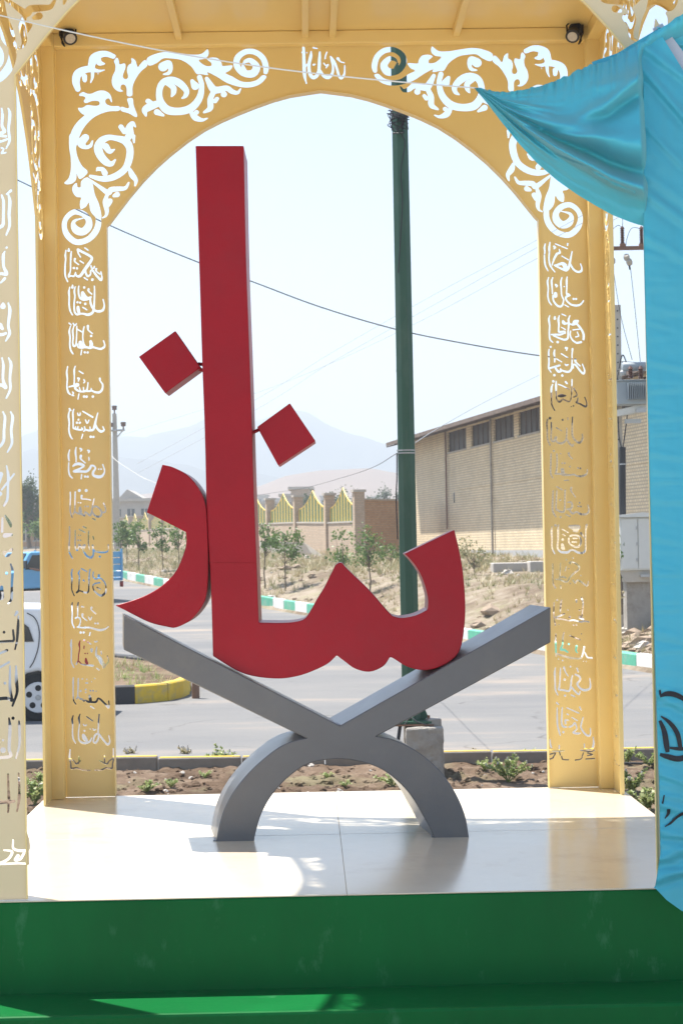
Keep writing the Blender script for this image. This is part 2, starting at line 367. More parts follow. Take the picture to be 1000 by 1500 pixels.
# ---- kerbs: stones one by one
def kerb_run(name, pts, zs, blocklen, h, w, mats, side=1, gap=.012, grow=False):
    h0 = h
    k = thing(name, (0, 0, 0), kind='structure'); k['_w'] = 1
    d = [0]
    for a, c in zip(pts, pts[1:]): d.append(d[-1]+math.hypot(c[0]-a[0], c[1]-a[1]))
    def at(s):
        return np.interp(s, d, [p[0] for p in pts]), np.interp(s, d, [p[1] for p in pts]), np.interp(s, d, zs)
    n = int(d[-1]/blocklen)
    for i in range(n):
        h = h0 + .09*sstep(37, 62, at(i*blocklen)[1]) if grow else h0
        a = at(i*blocklen+gap/2); c = at((i+1)*blocklen-gap/2)
        ux, uy = c[0]-a[0], c[1]-a[1]; l = math.hypot(ux, uy); nx_, ny_ = uy/l*side, -ux/l*side
        j = random.uniform(-.008, .008); hj = h+random.uniform(-.008, .008); bv = .02
        mb = MB(); vs = []
        for p in (a, c):
            for q, z in ((0, -.12), (0, hj-bv), (bv, hj), (w-bv, hj), (w, hj-bv), (w, -.12)):
                vs.append((p[0]+nx_*(q+j), p[1]+ny_*(q+j), p[2]+z))
        fs = [(q, q+1, q+7, q+6) for q in range(5)] + [(0, 1, 2, 3, 4, 5), (11, 10, 9, 8, 7, 6)]
        mb.add(vs, fs)
        m = mats(a) if callable(mats) else mats[i % len(mats)]
        mb.build('kerb_stone', m, k)
    return k
kp = [(lerp(KLINE, y), y) for y in (22, 26, 30)] + [(k.x, k.y) for k in KW[1:]]
kz = [road_z(p[1]) for p in kp]
# extend so that a green stone starts near the photographed place
kerb_run('kerb', kp, kz, 1.45, .27, .16, [M['kwht'], M['kgrn']], side=1, grow=True)
# near kerb with a worn yellow top, built stone by stone
def topped(name):
    m = paint(name, (.23, .20, .165), .85, .15, 6, .1, 40, dirt=(.2, .16, .12), dscale=5, damt=.6)
    return m
M['knear'] = topped('grey_kerb_stone')
k = thing('kerb', (0, 0, 0), kind='structure'); k['_w'] = 1
for i in range(26):
    x0 = -9+i*.8
    mb = MB(); j = random.uniform(-.006, .006); j2 = random.uniform(-.01, .01)
    mb.bbox((x0+.006, 18.50+j, -.1), (x0+.794, 18.63+j, .135+j2)); st = mb.build('kerb_stone', M['knear'], k, bevel=.012)
    if True:
        mb = MB(); mb.bbox((x0+.015, 18.53+j, .137+j2), (x0+.785, 18.61+j, .140+j2)); mb.build('paint_stripe', M['kyel'], st)
        st.children[0].parent = st
# unseen concrete forecourt before the steps, added pale to bounce sunlight into the pavilion
M['bounce_pave'] = paint('unseen_bounce_concrete', (.46, .43, .38), .85, .1, 2, .1, 20)
b = MB(); b.bbox((-14, -18, .0), (14, 6.02, .12)); o = b.build('bounce_pavement', M['bounce_pave']); tag(o, kind='structure')
# traffic island with black and yellow kerb
a0 = P(98, 1032, 26.6); a1 = P(205, 1030, 26.7); a2 = P(262, 1024, 27.3); a3 = P(282, 1014, 28.6); a4 = P(278, 1000, 31.5)
ipts = [(a0.x, a0.y+4), (a0.x-.02, a0.y), (a1.x, a1.y), (a2.x, a2.y), (a3.x, a3.y), (a4.x-.3, a4.y+1.2), (a4.x-2.4, a4.y+5)]
isl = kerb_run('island_kerb', ipts, [0]*7, .62, .25, .15, lambda q: M['kyel'] if q[0] > a1.x-.25 else M['kblk'], side=-1)
b = MB(); b.prism([Vector((p[0]-.08, p[1]+.1, .17)) for p in ipts], (0, 0, .03)); 
o = b.build('island_soil', M['soil']); tag(o, kind='structure')
# ---- hills and mountains
def ridge(name, prof, Y, depth, col, seed, jag=.06, n=260):
    m = paint(name+'_rock', col, .95, .18, .004, 0, 1, coord='Object', dirt=[c*.7 for c in col], dscale=.01, damt=.6)
    xs = np.linspace(-900, 1900, n); b = MB(); nv = 22
    for j in range(nv):
        v = j/(nv-1)                      # 0 front foot .. 0.7 crest .. 1 back
        for i, x in enumerate(xs):
            py = np.interp(x, [p[0] for p in prof], [p[1] for p in prof])
            top = P(x, py, Y); base = 2.0
            hgt = top.z - base
            t = v/.7 if v <= .7 else (1-v)/.3
            sh = sstep(0, 1, t)*.55 + t*.45
            yy_ = Y + (v-.7)*depth
            nz = fbm(top.x/ (depth*.10)+seed, yy_/(depth*.16)+seed, 5)
            rid = 1-abs(nz)*2.4
            z = base + hgt*sh*(1 if abs(t-1) < 1e-6 else (1-.30*(1-t)*1.0*(1-rid))) + hgt*jag*nz
            b.v.append((top.x*(1 if v > .3 else 1), yy_, z if 0 < j < nv-1 else -0.5))
    b.f = [(j*n+i, j*n+i+1, (j+1)*n+i+1, (j+1)*n+i) for j in range(nv-1) for i in range(n-1)]; b.m = [0]*len(b.f)
    o = b.build(name, m, smooth=180); tag(o, kind='structure')
ridge('hills', [(-900, 745), (40, 735), (170, 728), (225, 722), (290, 718), (350, 722), (380, 712), (420, 696), (470, 688), (540, 685), (600, 690), (700, 680), (900, 700), (1900, 700)], 900, 420, (.22, .155, .12), 3.1, .05)
ridge('mountains', [(-900, 700), (20, 668), (50, 655), (90, 672), (170, 668), (230, 668), (280, 680), (330, 700), (380, 690), (470, 710), (560, 700), (900, 690), (1900, 690)], 1700, 500, (.09, .09, .095), 9.3, .05)
ridge('mountains', [(-900, 690), (30, 640), (60, 625), (120, 640), (180, 637), (230, 633), (280, 622), (310, 606), (340, 600), (370, 612), (400, 600), (425, 596), (450, 600), (480, 618), (520, 632), (560, 648), (600, 655), (700, 640), (900, 650), (1900, 680)], 2300, 500, (.08, .08, .09), 5.7, .05)
# ---- haze: the dusty summer air
b = MB(); b.bbox((-2600, -300, -1.6), (2600, 2600, 215))
hz = b.build('haze', None if False else bpy.data.materials.new('dusty_air')); tag(hz, kind='stuff')
hm = hz.data.materials[0]; hm.use_nodes = True; hn = hm.node_tree; hn.nodes.clear()
pv = hn.nodes.new('ShaderNodeVolumePrincipled'); pv.inputs['Color'].default_value = (.86, .94, 1, 1); pv.inputs['Density'].default_value = .00090
pv.inputs['Anisotropy'].default_value = .2
ho = hn.nodes.new('ShaderNodeOutputMaterial'); hn.links.new(pv.outputs[0], ho.inputs['Volume'])
# ------------------------------------------------------------------ cut lettering: pen strokes -> distance field -> contours
SEG = {}
def seg(*a):  # group of strokes traced in an enlarged crop: origin x, y, scale
    return a
LEFT = [
(80,350,10,"170 165 4 160 240 13 165 300 10 155 420 11 160 540 11 195 625 4;210 140 4 210 170 19;248 185 4 242 230 12 237 330 10 235 460 9 212 530 14 212 560 9;212 540 13 250 540 11 285 545 11 310 490 5;345 155 18 400 185 16 480 225 16 540 265 16 545 300 18 500 370 22 450 440 22 410 500 20 370 545 18 325 540 12 310 500 6;345 165 15 350 210 8 383 265 3;455 430 10 460 500 12 490 545 14 530 515 10 530 470 11 560 460 12 610 530 14 680 600 16 695 555 10 680 480 4;300 292 16 298 330 9 355 375 4;375 320 9 425 352 9;445 130 9 495 165 8;285 425 17;330 430 17;535 390 5 545 425 10 580 425 10 585 400 5;612 440 17 610 470 8 665 515 4;435 565 9 485 600 8;555 595 20"),
(80,350,10,"225 705 4 212 775 13 218 850 11 215 950 11 230 1050 11 265 1112 7;265 675 6 265 710 18;305 700 4 292 765 12 300 840 10 288 940 10 295 1060 12 330 1105 13 380 1095 12 430 1095 14 490 1110 18 550 1085 18 575 1030 14 585 900 11 588 780 10 585 690 5;345 1000 20 350 1040 23 360 1080 18;338 927 16;378 932 16;452 950 18;415 1000 6 475 1038 8;358 690 4 352 740 11 358 820 11 385 870 14 430 885 20 480 880 20;412 785 20 425 830 34 460 865 28 500 870 20 535 850 12;525 860 12 530 940 14 560 1010 14 600 1050 14 650 1060 18 710 1040 16 730 970 10 712 885 3;437 710 17;500 735 15 500 765 11 548 808 4"),
(80,470,10,"235 80 4 218 155 13 230 240 11 225 350 11 240 430 12 272 482 9;285 80 4 268 145 12 275 240 10 268 330 11 290 370 15 315 340 10 325 220 9 328 80 6;328 330 8 350 385 10 400 395 12 460 385 14 520 395 16 570 385 14 620 400 13 680 410 15 730 380 13 735 340 9 718 290 4;380 312 24 385 350 30 410 370 24;435 85 4 423 140 10 415 230 9 425 320 10 450 380 14;530 300 18 540 340 26 535 378 24;445 460 16;487 462 16;538 220 17;400 425 5 388 495 6;215 32 9 245 58 6;275 35 6 290 60 10 310 62 9 322 40 4;340 125 5 410 165 7;490 75 17 490 110 13 500 140 8 555 185 5"),
(80,470,10,"195 670 4 180 750 12 190 850 11 183 950 10 200 1040 13 235 1080 9;305 665 4 290 722 13 292 820 9 290 930 10;215 965 10 280 950 14 330 930 20 345 940 18 300 980 14 350 1025 14 400 1035 12 450 1030 13 480 1000 12 492 905 5;480 1030 12 530 1025 12 540 990 6;545 1020 12 600 1045 14 660 1045 16 700 1000 14 705 930 11 670 880 9 665 845 15;365 975 5 380 1020 8;425 975 5 430 1020 8;360 735 6 420 772 8;345 840 14 362 848 12 350 882 5;430 860 4 445 885 7 430 908 4;360 1070 5 345 1145 6;435 1108 18;472 1110 18;563 1108 18;265 1040 5 280 1060 7 258 1090 5 285 1095 6"),
(80,590,10,"225 100 4 206 190 13 218 290 11 212 400 11 235 490 11 262 528 6;220 88 13 245 115 5;285 95 4 270 150 12 275 260 10 275 360 10 300 380 12 360 395 12 410 390 12 400 365 6;310 385 10 310 350 5;340 385 8 345 350 5;430 415 10 450 400 8 440 350 5;450 390 10 480 400 12 520 405 14 570 390 16 595 310 16 610 240 12 635 150 5;600 320 14 630 380 14 680 420 17 725 400 12 710 350 5;520 355 5 528 395 8;415 125 8 560 210 12;340 150 5 350 180 10 375 180 9 378 150 4;352 247 15;330 292 17;372 292 17;455 250 8 480 300 7 505 255 6;415 460 5 398 522 6;532 498 18;572 500 17"),
(80,590,10,"222 690 4 206 770 13 215 850 9;212 880 9 208 980 10 225 1060 11 262 1102 8;317 655 4 308 720 13 318 800 10 318 862 8;275 925 12 310 900 18 370 895 20 430 920 15 400 950 13 330 985 16 290 1005 18 380 1005 17 470 1005 17 520 960 17 540 920 13 585 930 12 600 965 12 570 1010 16 570 1060 16 640 1085 22 700 1070 17 735 1000 8 708 905 4;450 1080 17;488 1082 17;650 972 11;685 972 12;388 778 19 385 820 12 450 880 4;378 670 13 400 685 11 385 708 5;490 697 13 513 707 11 500 732 5;505 800 3 508 840 6;400 1050 5 392 1115 6"),
(80,710,10,"232 110 8 235 200 9 230 300 8 232 390 9 262 480 6;305 105 9 302 200 10 300 300 9 298 390 10;275 430 8 300 400 10 340 420 12 400 430 14 440 455 10 450 400 8 480 420 10 520 450 14 545 400 12 560 300 9 580 210 6;375 340 18 380 390 26;555 400 8 590 450 12 640 470 14 680 450 14 690 400 12 650 340 11 600 315 10 575 330 6;690 400 8 735 405 10 750 360 7 720 270 3;365 85 22;465 85 22;400 160 14 400 205 10 470 212 5 530 225 4;455 318 13;492 318 13;385 265 11;350 262 9;560 495 9 600 515 4"),
(80,710,10,"220 615 8 225 700 8 222 800 8 215 900 12 220 990 12 265 1080 6;305 670 6 305 780 9 303 850 10 310 930 12 335 960 12 355 910 10 365 880 15 385 910 12 420 920 24 440 890 20;420 960 12 470 1040 14 530 1070 16 570 1020 12 560 900 12;500 680 6 498 780 8 498 860 8 515 950 9;560 890 14 575 960 12 650 985 14 740 990 12 790 960 9 788 880 4;345 815 13;382 815 13;665 1055 17;365 655 5 450 700 5;420 615 5 465 635 5;355 740 9;382 742 9;565 760 6 575 800 6"),
(80,830,10,"262 40 4 250 100 11 258 180 8 253 280 8 258 350 8 290 425 6;370 60 4 353 95 12 365 140 8 360 250 8 355 340 10 325 380 13 370 355 10 430 375 10 475 380 14 500 350 12 505 250 9 510 110 7 525 40 6;425 200 13 437 215 8;570 80 5 565 140 8 595 180 8 640 170 11 650 130 20;665 170 10 690 180 8 740 240 8 755 310 9 745 380 14 690 425 16 630 400 12 575 340 9 565 280 6 590 250 6 665 235 5;625 305 5 675 335 6;395 30 6 470 70 6"),
(80,830,10,"262 530 4 256 580 10 262 680 8 258 760 9 262 830 10 290 895 7;350 525 5 343 570 12 342 650 8 340 715 8;310 755 11 340 740 10 375 765 10 380 820 9 355 880 11 340 886 9 420 895 10 510 892 12 580 910 12 660 930 16 740 915 12 790 880 5;450 880 8 455 900 8;385 965 17;428 965 16;525 965 6 512 1010 6;598 832 14;635 832 14;412 700 17 415 740 9 475 790 5;545 600 15 540 630 9 605 690 4;500 740 7 525 780 6 545 740 6;400 585 12 430 592 8"),
(80,930,10,"250 75 6 243 150 15 250 200 8 248 300 8 250 400 8 285 475 8;375 90 6 363 140 14 370 200 8 355 290 8 350 370 9;320 430 10 350 385 10 400 430 10 470 440 12 550 452 15 570 450 10;460 350 13 465 390 22 480 420 18;435 165 6 432 200 6;435 80 16;485 105 8 535 135 8;545 215 20 545 245 14;620 180 8 610 260 13 615 300 18 660 340 28 690 400 30 720 440 24 720 480 14 770 420 10 795 380 8 775 310 4;450 272 10;485 272 10;590 95 7 600 105 8 625 95 7;685 240 8 690 280 5;620 490 6 655 515 5"),
(80,930,10,"278 630 5 275 690 11 275 760 7 275 900 8 285 970 9 315 1018 6;350 640 6 348 700 10 347 780 7 342 890 8;325 935 11 345 905 10 380 945 10 400 935 6 430 970 12 450 955 7 490 980 15 540 985 15 600 985 15 625 960 13 640 930 12 680 950 14 740 1010 14 790 1065 14 800 1030 10 795 970 3;515 890 14 525 940 22 530 970 18;385 822 14;460 800 13;460 842 12;528 818 13;566 818 13;610 825 8;460 705 8 490 705 8;410 645 11;590 640 11;545 688 8;475 650 7;530 1045 9 580 1078 9"),
(80,1030,10,"275 185 4 260 240 13 268 320 10 265 420 10 275 520 11 310 585 8;375 165 4 358 220 14 368 300 9 355 400 9 355 520 10 390 570 14 450 585 16 520 560 14 545 510 8;425 470 22 440 510 32 465 540 24;440 405 15;425 310 6 440 330 9 470 320 5;475 200 6 560 262 8;525 380 6;655 165 5 648 250 11 645 340 10 640 430 10 650 480 12 630 550 14 600 580 15 570 560 10 590 480 14 620 450 14;660 460 12 700 520 14 750 580 14 785 605 15 812 560 10 795 475 4;565 375 6 580 395 10 605 385 8"),
(80,1030,10,"230 680 3 225 740 11 222 800 13 235 870 9;225 805 8 290 850 8 320 890 11 380 845 7;358 780 6 360 850 9 350 885 9;240 880 9 250 955 13 330 950 12 420 980 9 520 985 4;862 665 3 865 740 11 868 800 13 855 870 9;865 805 8 800 850 8 765 890 11 665 845 5;733 770 6 735 850 10 735 885 8;850 880 9 840 955 12 760 950 11 680 980 9 595 980 4"),
]
RIGHT = [
(780,350,10,"180 70 4 168 130 13 175 180 10 168 260 10 180 380 12 220 465 7;250 50 4 238 130 15 240 200 11 235 300 11 255 390 12 320 482 8;385 155 9 395 200 13 350 220 16 310 290 13 280 380 5;315 385 9 370 375 15 430 360 22 465 385 32 480 430 30 490 460 14 520 430 14 540 350 14 555 270 12 573 185 5;330 395 10 430 440 16 480 465 12;550 370 12 590 440 14 650 480 15 705 470 15 715 420 9 697 365 4;330 70 7 500 140 9;310 110 16 330 125 9 308 148 4;508 70 13 505 95 6;425 250 7 518 305 7"),
(780,350,10,"230 565 4 213 630 13 225 720 10 218 830 10 235 910 11 270 965 8;290 565 4 273 620 13 282 720 9 285 800 9;330 800 24 330 835 26;295 830 12 300 900 12 350 970 14 400 990 14 435 960 12 450 890 8;425 565 4 408 630 12 415 740 10 420 820 10 450 890 10;500 555 4 493 620 14 495 720 9 492 790 12 520 820 22 545 825 8;515 830 12 480 860 14 500 910 12 560 960 13 640 975 15 700 955 12 740 905 5;595 878 16;632 878 16;335 672 16 358 685 8 340 702 5;458 697 10;465 965 7 520 995 8"),
(780,460,10,"245 25 4 233 80 14 245 170 11 240 280 11 250 370 11 290 412 9;322 35 7 320 65 19;385 25 4 372 80 14 380 150 12 375 220 10 385 260 14 460 255 13 470 278 13;270 300 10 340 300 14 400 300 14 450 285 10;300 315 10 380 350 12 460 375 15 510 350 13 515 250 11 525 150 12 520 80 13 540 25 5;440 100 13 450 125 24 470 140 16 520 135 11 580 155 13 620 120 34 660 100 13;650 150 14 700 210 15 740 290 15 740 370 15;705 410 15 640 420 14 580 380 12 545 310 10 550 250 6;585 232 7 680 220 7;650 265 5 665 300 7 665 325 6 625 335 5;425 0 5 480 25 7;420 195 8 475 225 8;362 410 19"),
(780,460,10,"260 480 15;238 515 5 230 570 11 235 700 11 230 790 12 265 850 7;320 525 5 310 570 14 318 640 10 318 700 10;245 795 13 330 770 14 390 750 14;330 790 14 370 840 17 410 835 12 405 800 6;400 810 8 450 835 14 520 845 15 560 810 13 572 720 10 572 600 8 580 510 13;314 895 18;430 900 18;345 655 8 420 700 8;415 580 8 510 640 9;480 497 16 503 497 10 490 532 5;470 735 7 490 750 12 515 740 7;620 665 18 625 700 13 690 760 7;590 790 10 590 740 10 630 750 14 690 830 14 740 872 14 755 820 11 725 735 4"),
(780,550,10,"298 85 18;290 130 5 270 190 14 272 300 8 275 420 10 318 510 7;340 85 5 338 150 15 342 280 8 350 350 11 390 385 14 430 350 12;370 300 11 420 295 26 480 295 9;440 345 12 515 380 12 545 370 6 565 300 7 570 180 7 572 60 9;600 190 11 640 260 6 640 290 12 600 315 11;660 330 8 650 380 13 635 395 11 700 420 12 770 455 14 790 410 8 760 320 3;375 130 8 430 150 8 530 200 4;480 95 15 500 115 12;595 445 11;560 455 6"),
(780,550,10,"250 625 20;215 640 5 203 700 12 210 800 9 212 920 11 250 1020 9;268 690 10 270 800 10 265 930 12 300 970 12 320 930 13 340 905 16 340 960 13 400 995 15 450 980 15 490 920 12 495 770 9;495 930 10 530 990 13 575 1030 13 590 1010 11;580 610 8 575 750 11 580 880 13 620 950 13 680 985 15 725 930 13 722 860 5;435 650 14;512 620 7 512 645 8;345 765 9 420 810 7"),
(780,640,10,"305 205 16;265 250 10 260 400 11 260 530 11 290 600 8;350 250 10 355 400 11 340 520 13 330 540 11 400 540 13 450 550 20 540 560 13 600 550 12 640 570 12 720 575 15 785 540 12 795 480 4;430 480 25 440 520 24;430 385 13;465 385 13;540 435 12;660 455 13;695 460 13;525 240 16 530 270 11 575 320 5;405 245 10;460 638 8 520 632 8"),
(780,640,10,"295 790 8 290 920 12 285 1040 12 300 1110 12 335 1170 8;350 790 8 345 900 10 340 1050 11 375 1080 13 420 1100 13 460 1080 12 468 950 10 470 780 11;510 960 8 550 955 13 575 990 13 560 1050 15 500 1060 12;530 1070 12 580 1120 13 640 1100 12 700 1130 15 780 1130 14 820 1080 12 805 1000 5;398 925 15;682 965 13;665 1015 15;702 1020 13;405 1175 15;350 730 6 430 775 7;562 745 16 560 790 11 620 880 4;485 1135 8 545 1165 8"),
(780,750,10,"280 220 6 273 290 15 280 400 11 280 520 11 318 610 8;330 195 19;375 190 6 368 280 15 368 400 11 360 520 13 400 580 15 450 590 17 510 590 17 550 560 13 600 560 13 650 590 15 720 600 15 765 560 14 770 420 10 772 280 11 785 190 17;430 480 22 440 530 27;540 215 22 600 225 38 660 225 36;600 275 15 640 270 26;545 350 13 600 340 13 660 350 13 700 400 13 700 460 13 660 510 15 590 500 13 530 450 12 525 385 12;590 385 11 640 385 11;575 440 11 635 440 11;425 250 8 515 300 9;435 405 19;440 325 6 470 345 6;705 310 17 750 370 7"),
(780,750,10,"290 760 6 292 860 8 290 960 10 300 1060 10 330 1110 12;405 750 5 400 850 9 395 930 10;390 960 13 440 950 13 480 965 11;330 985 8 400 990 13 460 1020 13 510 1015 12 540 960 12 600 900 13 660 850 14 675 800 13 630 755 12 570 730 10 545 745 20;590 1000 13 620 1040 11 650 1000 11 700 1020 12 790 1080 12 810 1020 6;490 700 14;585 675 13;470 860 11 490 800 8;525 830 10;700 930 10;405 1080 9 410 1115 6;545 1050 8"),
(780,850,10,"310 330 8 305 450 8 310 560 8 330 660 8;420 290 8 410 340 14 400 470 9;330 545 11 400 520 13 460 490 12;340 560 8 450 575 10 530 590 10 600 585 12 700 610 10 760 600 10 820 610 8;540 540 20;690 540 23 730 570 20;712 260 15 735 330 9 725 450 10 720 520 10;355 290 15;635 290 15 640 325 6;680 440 12;595 655 13;635 655 13;380 650 8;512 435 10"),
(780,850,10,"335 790 6 333 900 14 335 1000 12 340 1110 10;455 770 6 440 830 12 435 940 12 410 1010 18 460 1020 16 510 1055 10;360 1080 12 450 1110 13 540 1135 15 620 1145 12 700 1140 13 735 1060 13 750 980 15;760 1060 10 800 1130 12 860 1140 15;525 935 16;640 965 18 630 1030 12 650 1060 6;540 810 4 690 870 7;710 785 9;375 1155 9;435 1175 12;740 1185 9;780 1190 9"),
(780,950,10,"328 285 6 320 360 14 325 480 12 330 600 12 365 680 9;405 290 6 400 360 12 395 480 10 385 570 13 380 600 13 450 610 13 530 620 13 555 540 13 565 450 12 580 395 9;560 560 12 620 630 13 670 670 13 690 630 10;620 380 12 680 410 15 690 460 14 650 520 15 700 590 15 770 610 17 835 580 14 840 500 10 830 440 4;455 280 17 480 350 6 515 400 4;550 265 13;465 455 19;470 690 17;645 290 12 662 340 10;560 680 9 610 705 9"),
(780,1020,10,"355 170 8 355 300 12 360 420 12 385 520 12 400 570 6;350 95 13 375 120 6;430 165 8 425 250 12 420 380 12 440 440 13 490 450 13;480 400 13 475 350 13 520 350 9;530 450 12 580 430 13 610 390 12 630 420 10 640 480 10 590 530 13 650 545 15 690 540 10;735 310 8 710 400 12 705 460 12 760 550 13 820 580 13 845 540 10 840 470 4;500 170 7 670 245 8;500 260 11 520 270 9;570 310 6 650 355 5;685 160 12 705 200 4;445 525 17"),
(780,1020,10,"250 635 5 255 700 12 270 750 11;385 720 5 385 780 9;240 780 8 300 800 9 380 800 9 455 795 3;385 800 7 400 860 7;250 850 9 330 830 7 290 900 7;240 925 9 300 900 5;420 880 5 440 925 7 520 930 4;880 600 4 890 680 14 870 760 14 810 780 11 760 760 9 752 700 4;700 790 3 760 800 9 850 810 9 900 790 7;740 830 8 720 880 6;800 830 9 870 855 9 800 870 7;775 920 5 900 912 6;720 900 5 690 925 8 620 935 5"),
]
TOP = [(430,60,11.11,"160 110 20 165 200 22 170 400 26 178 560 24 208 690 4;135 190 10 150 170 10;285 170 6 278 250 24 250 380 24 260 520 26 310 590 30 370 570 28 410 480 24 420 300 22 425 180 13;430 480 18 490 570 24 570 590 28 630 520 20 640 420 16 620 330 14 600 250 10;610 260 12 660 340 20 700 440 18 740 570 20 780 600 23 825 530 14 830 400 5;718 285 24 760 335 9 820 352 5;540 180 7 515 250 9 512 290 7;490 360 10 525 400 9 560 385 13 528 435 6;325 385 18 348 378 9;203 410 11 215 378 5;318 108 11 380 120 10;215 190 10")]
ARA = [  # strokes of the corner scrolls (left half)
(80,60,6.25,"538 140 22 480 118 26 420 122 32 362 155 38 345 205 34 330 250 28;345 255 28 280 262 32 215 300 38 197 370 34 215 440 24;405 165 20 412 200 24 455 208 8;340 258 20 400 274 14 455 265 4;350 280 16 347 335 12 332 380 4;275 325 24 278 360 18;250 300 10;400 300 0.1;580 617 22 480 625 22 380 655 28 300 705 34 230 780 40 190 860 42 168 960 32;282 885 34 245 935 36 285 972 18 330 958 16 348 915 7;660 905 26 690 850 34 685 795 32 715 752 18 742 785 6;608 785 22 640 830 22;725 870 16 728 930 7"),
(80,200,6.25,"168 0 32 165 90 29;330 362 14 420 385 24 500 382 28 580 350 30 650 290 30 685 200 32 690 110 32 655 45 36 610 25 30 550 12 24 490 8 26 430 40 34 400 100 38 420 170 36 470 230 32 520 250 22 557 212 7;470 90 30 505 135 22 548 118 7;400 295 18 440 300 20 462 335 26;385 312 6;690 300 14 710 350 26 745 400 18 737 450 7;400 715 22 402 800 26 370 880 28 300 945 26 200 965 26 120 905 26 90 820 22 110 745 22 180 690 24 260 705 26 312 760 26 310 825 34 260 870 34 200 855 34 172 805 20 190 768 12 262 746 3;300 378 6 400 450 14 490 512 24 520 485 24 590 478 22 650 470 16 680 422 8;575 530 24 545 542 14;480 540 16 465 600 22 480 680 18 470 725 11 440 745 4;508 590 24 495 630 14"),
(200,60,5,"195 188 34 235 165 24 250 205 15 235 235 13 200 243 6;945 228 15 948 190 20 925 125 20 870 82 20 800 78 20 742 120 22 735 180 22 780 232 24 850 238 28 878 190 26 838 143 18 800 147 13 780 168 4;778 180 8 790 215 16;462 265 18 478 330 18 460 420 24 400 490 28 310 515 27 220 500 30 172 430 24 170 350 22 200 300 24 260 285 25 320 312 26 365 362 20 360 400 15 335 418 6;225 318 9 268 338 20 272 375 18 258 405 6;430 330 28 408 292 13;150 460 24 100 480 28 62 505 22 70 548 6;85 440 18 110 450 13;150 520 22 198 545 8;400 520 14 430 560 22 480 578 12 518 566 5;440 522 17;515 275 14 560 350 26 600 358 24 660 345 20 700 370 18 740 378 12 762 350 5;640 390 22;560 380 18 540 430 20 540 490 20 495 522 8;590 422 14 575 440 16"),
]
ARAP = [ # outlined leaves of the corner scrolls
(80,60,6.25,[(570,150),(588,175),(597,212),(640,203),(651,232),(645,262),(625,320),(640,345),(663,345),(675,320),(663,270),(675,222),(705,200),(705,155),(740,178),(762,237),(790,205),(830,172),(850,225),(790,280),(742,350),(715,420),(712,498),(665,500),(660,430),(640,400),(612,403),(605,440),(632,458),(590,463),(545,430),(525,380),(532,320),(555,270),(558,220),(545,185)]),
(80,60,6.25,[(225,490),(260,465),(300,480),(340,480),(400,455),(460,455),(510,490),(528,555),(518,558),(503,528),(480,528),(465,550),(480,580),(530,595),(585,597),(580,640),(500,640),(420,660),(330,700),(290,680),(250,665),(215,615),(260,608),(300,585),(360,592),(402,588),(415,570),(400,550),(350,548),(290,568),(268,550),(285,520),(262,505),(235,503)]),
(80,60,6.25,[(668,525),(715,525),(725,590),(757,680),(740,695),(680,662),(612,640),(612,600),(670,616),(683,600),(672,560)]),
(80,200,6.25,[(140,0),(136,100),(150,200),(150,300),(130,380),(90,423),(120,438),(170,425),(200,390),(204,340),(235,390),(305,325),(250,265),(210,180),(196,90),(200,20)]),
(80,200,6.25,[(290,375),(345,420),(370,530),(405,610),(427,700),(427,745),(375,735),(330,680),(315,603),(290,640),(242,662),(233,600),(245,560),(200,550),(165,500),(170,450),(203,423),(212,460),(240,460),(245,410)]),
(200,60,5,[(78,125),(150,90),(230,78),(320,88),(400,98),(470,95),(508,68),(522,60),(528,100),(500,130),(455,140),(500,178),(545,182),(548,160),(518,135),(545,120),(595,125),(622,160),(632,182),(702,178),(685,215),(652,235),(700,258),(760,292),(820,300),(880,285),(922,250),(952,262),(905,315),(830,340),(750,335),(660,305),(590,262),(520,228),(524,250),(470,242),(440,240),(400,185),(330,140),(260,128),(195,128),(150,160),(92,180)]),
]
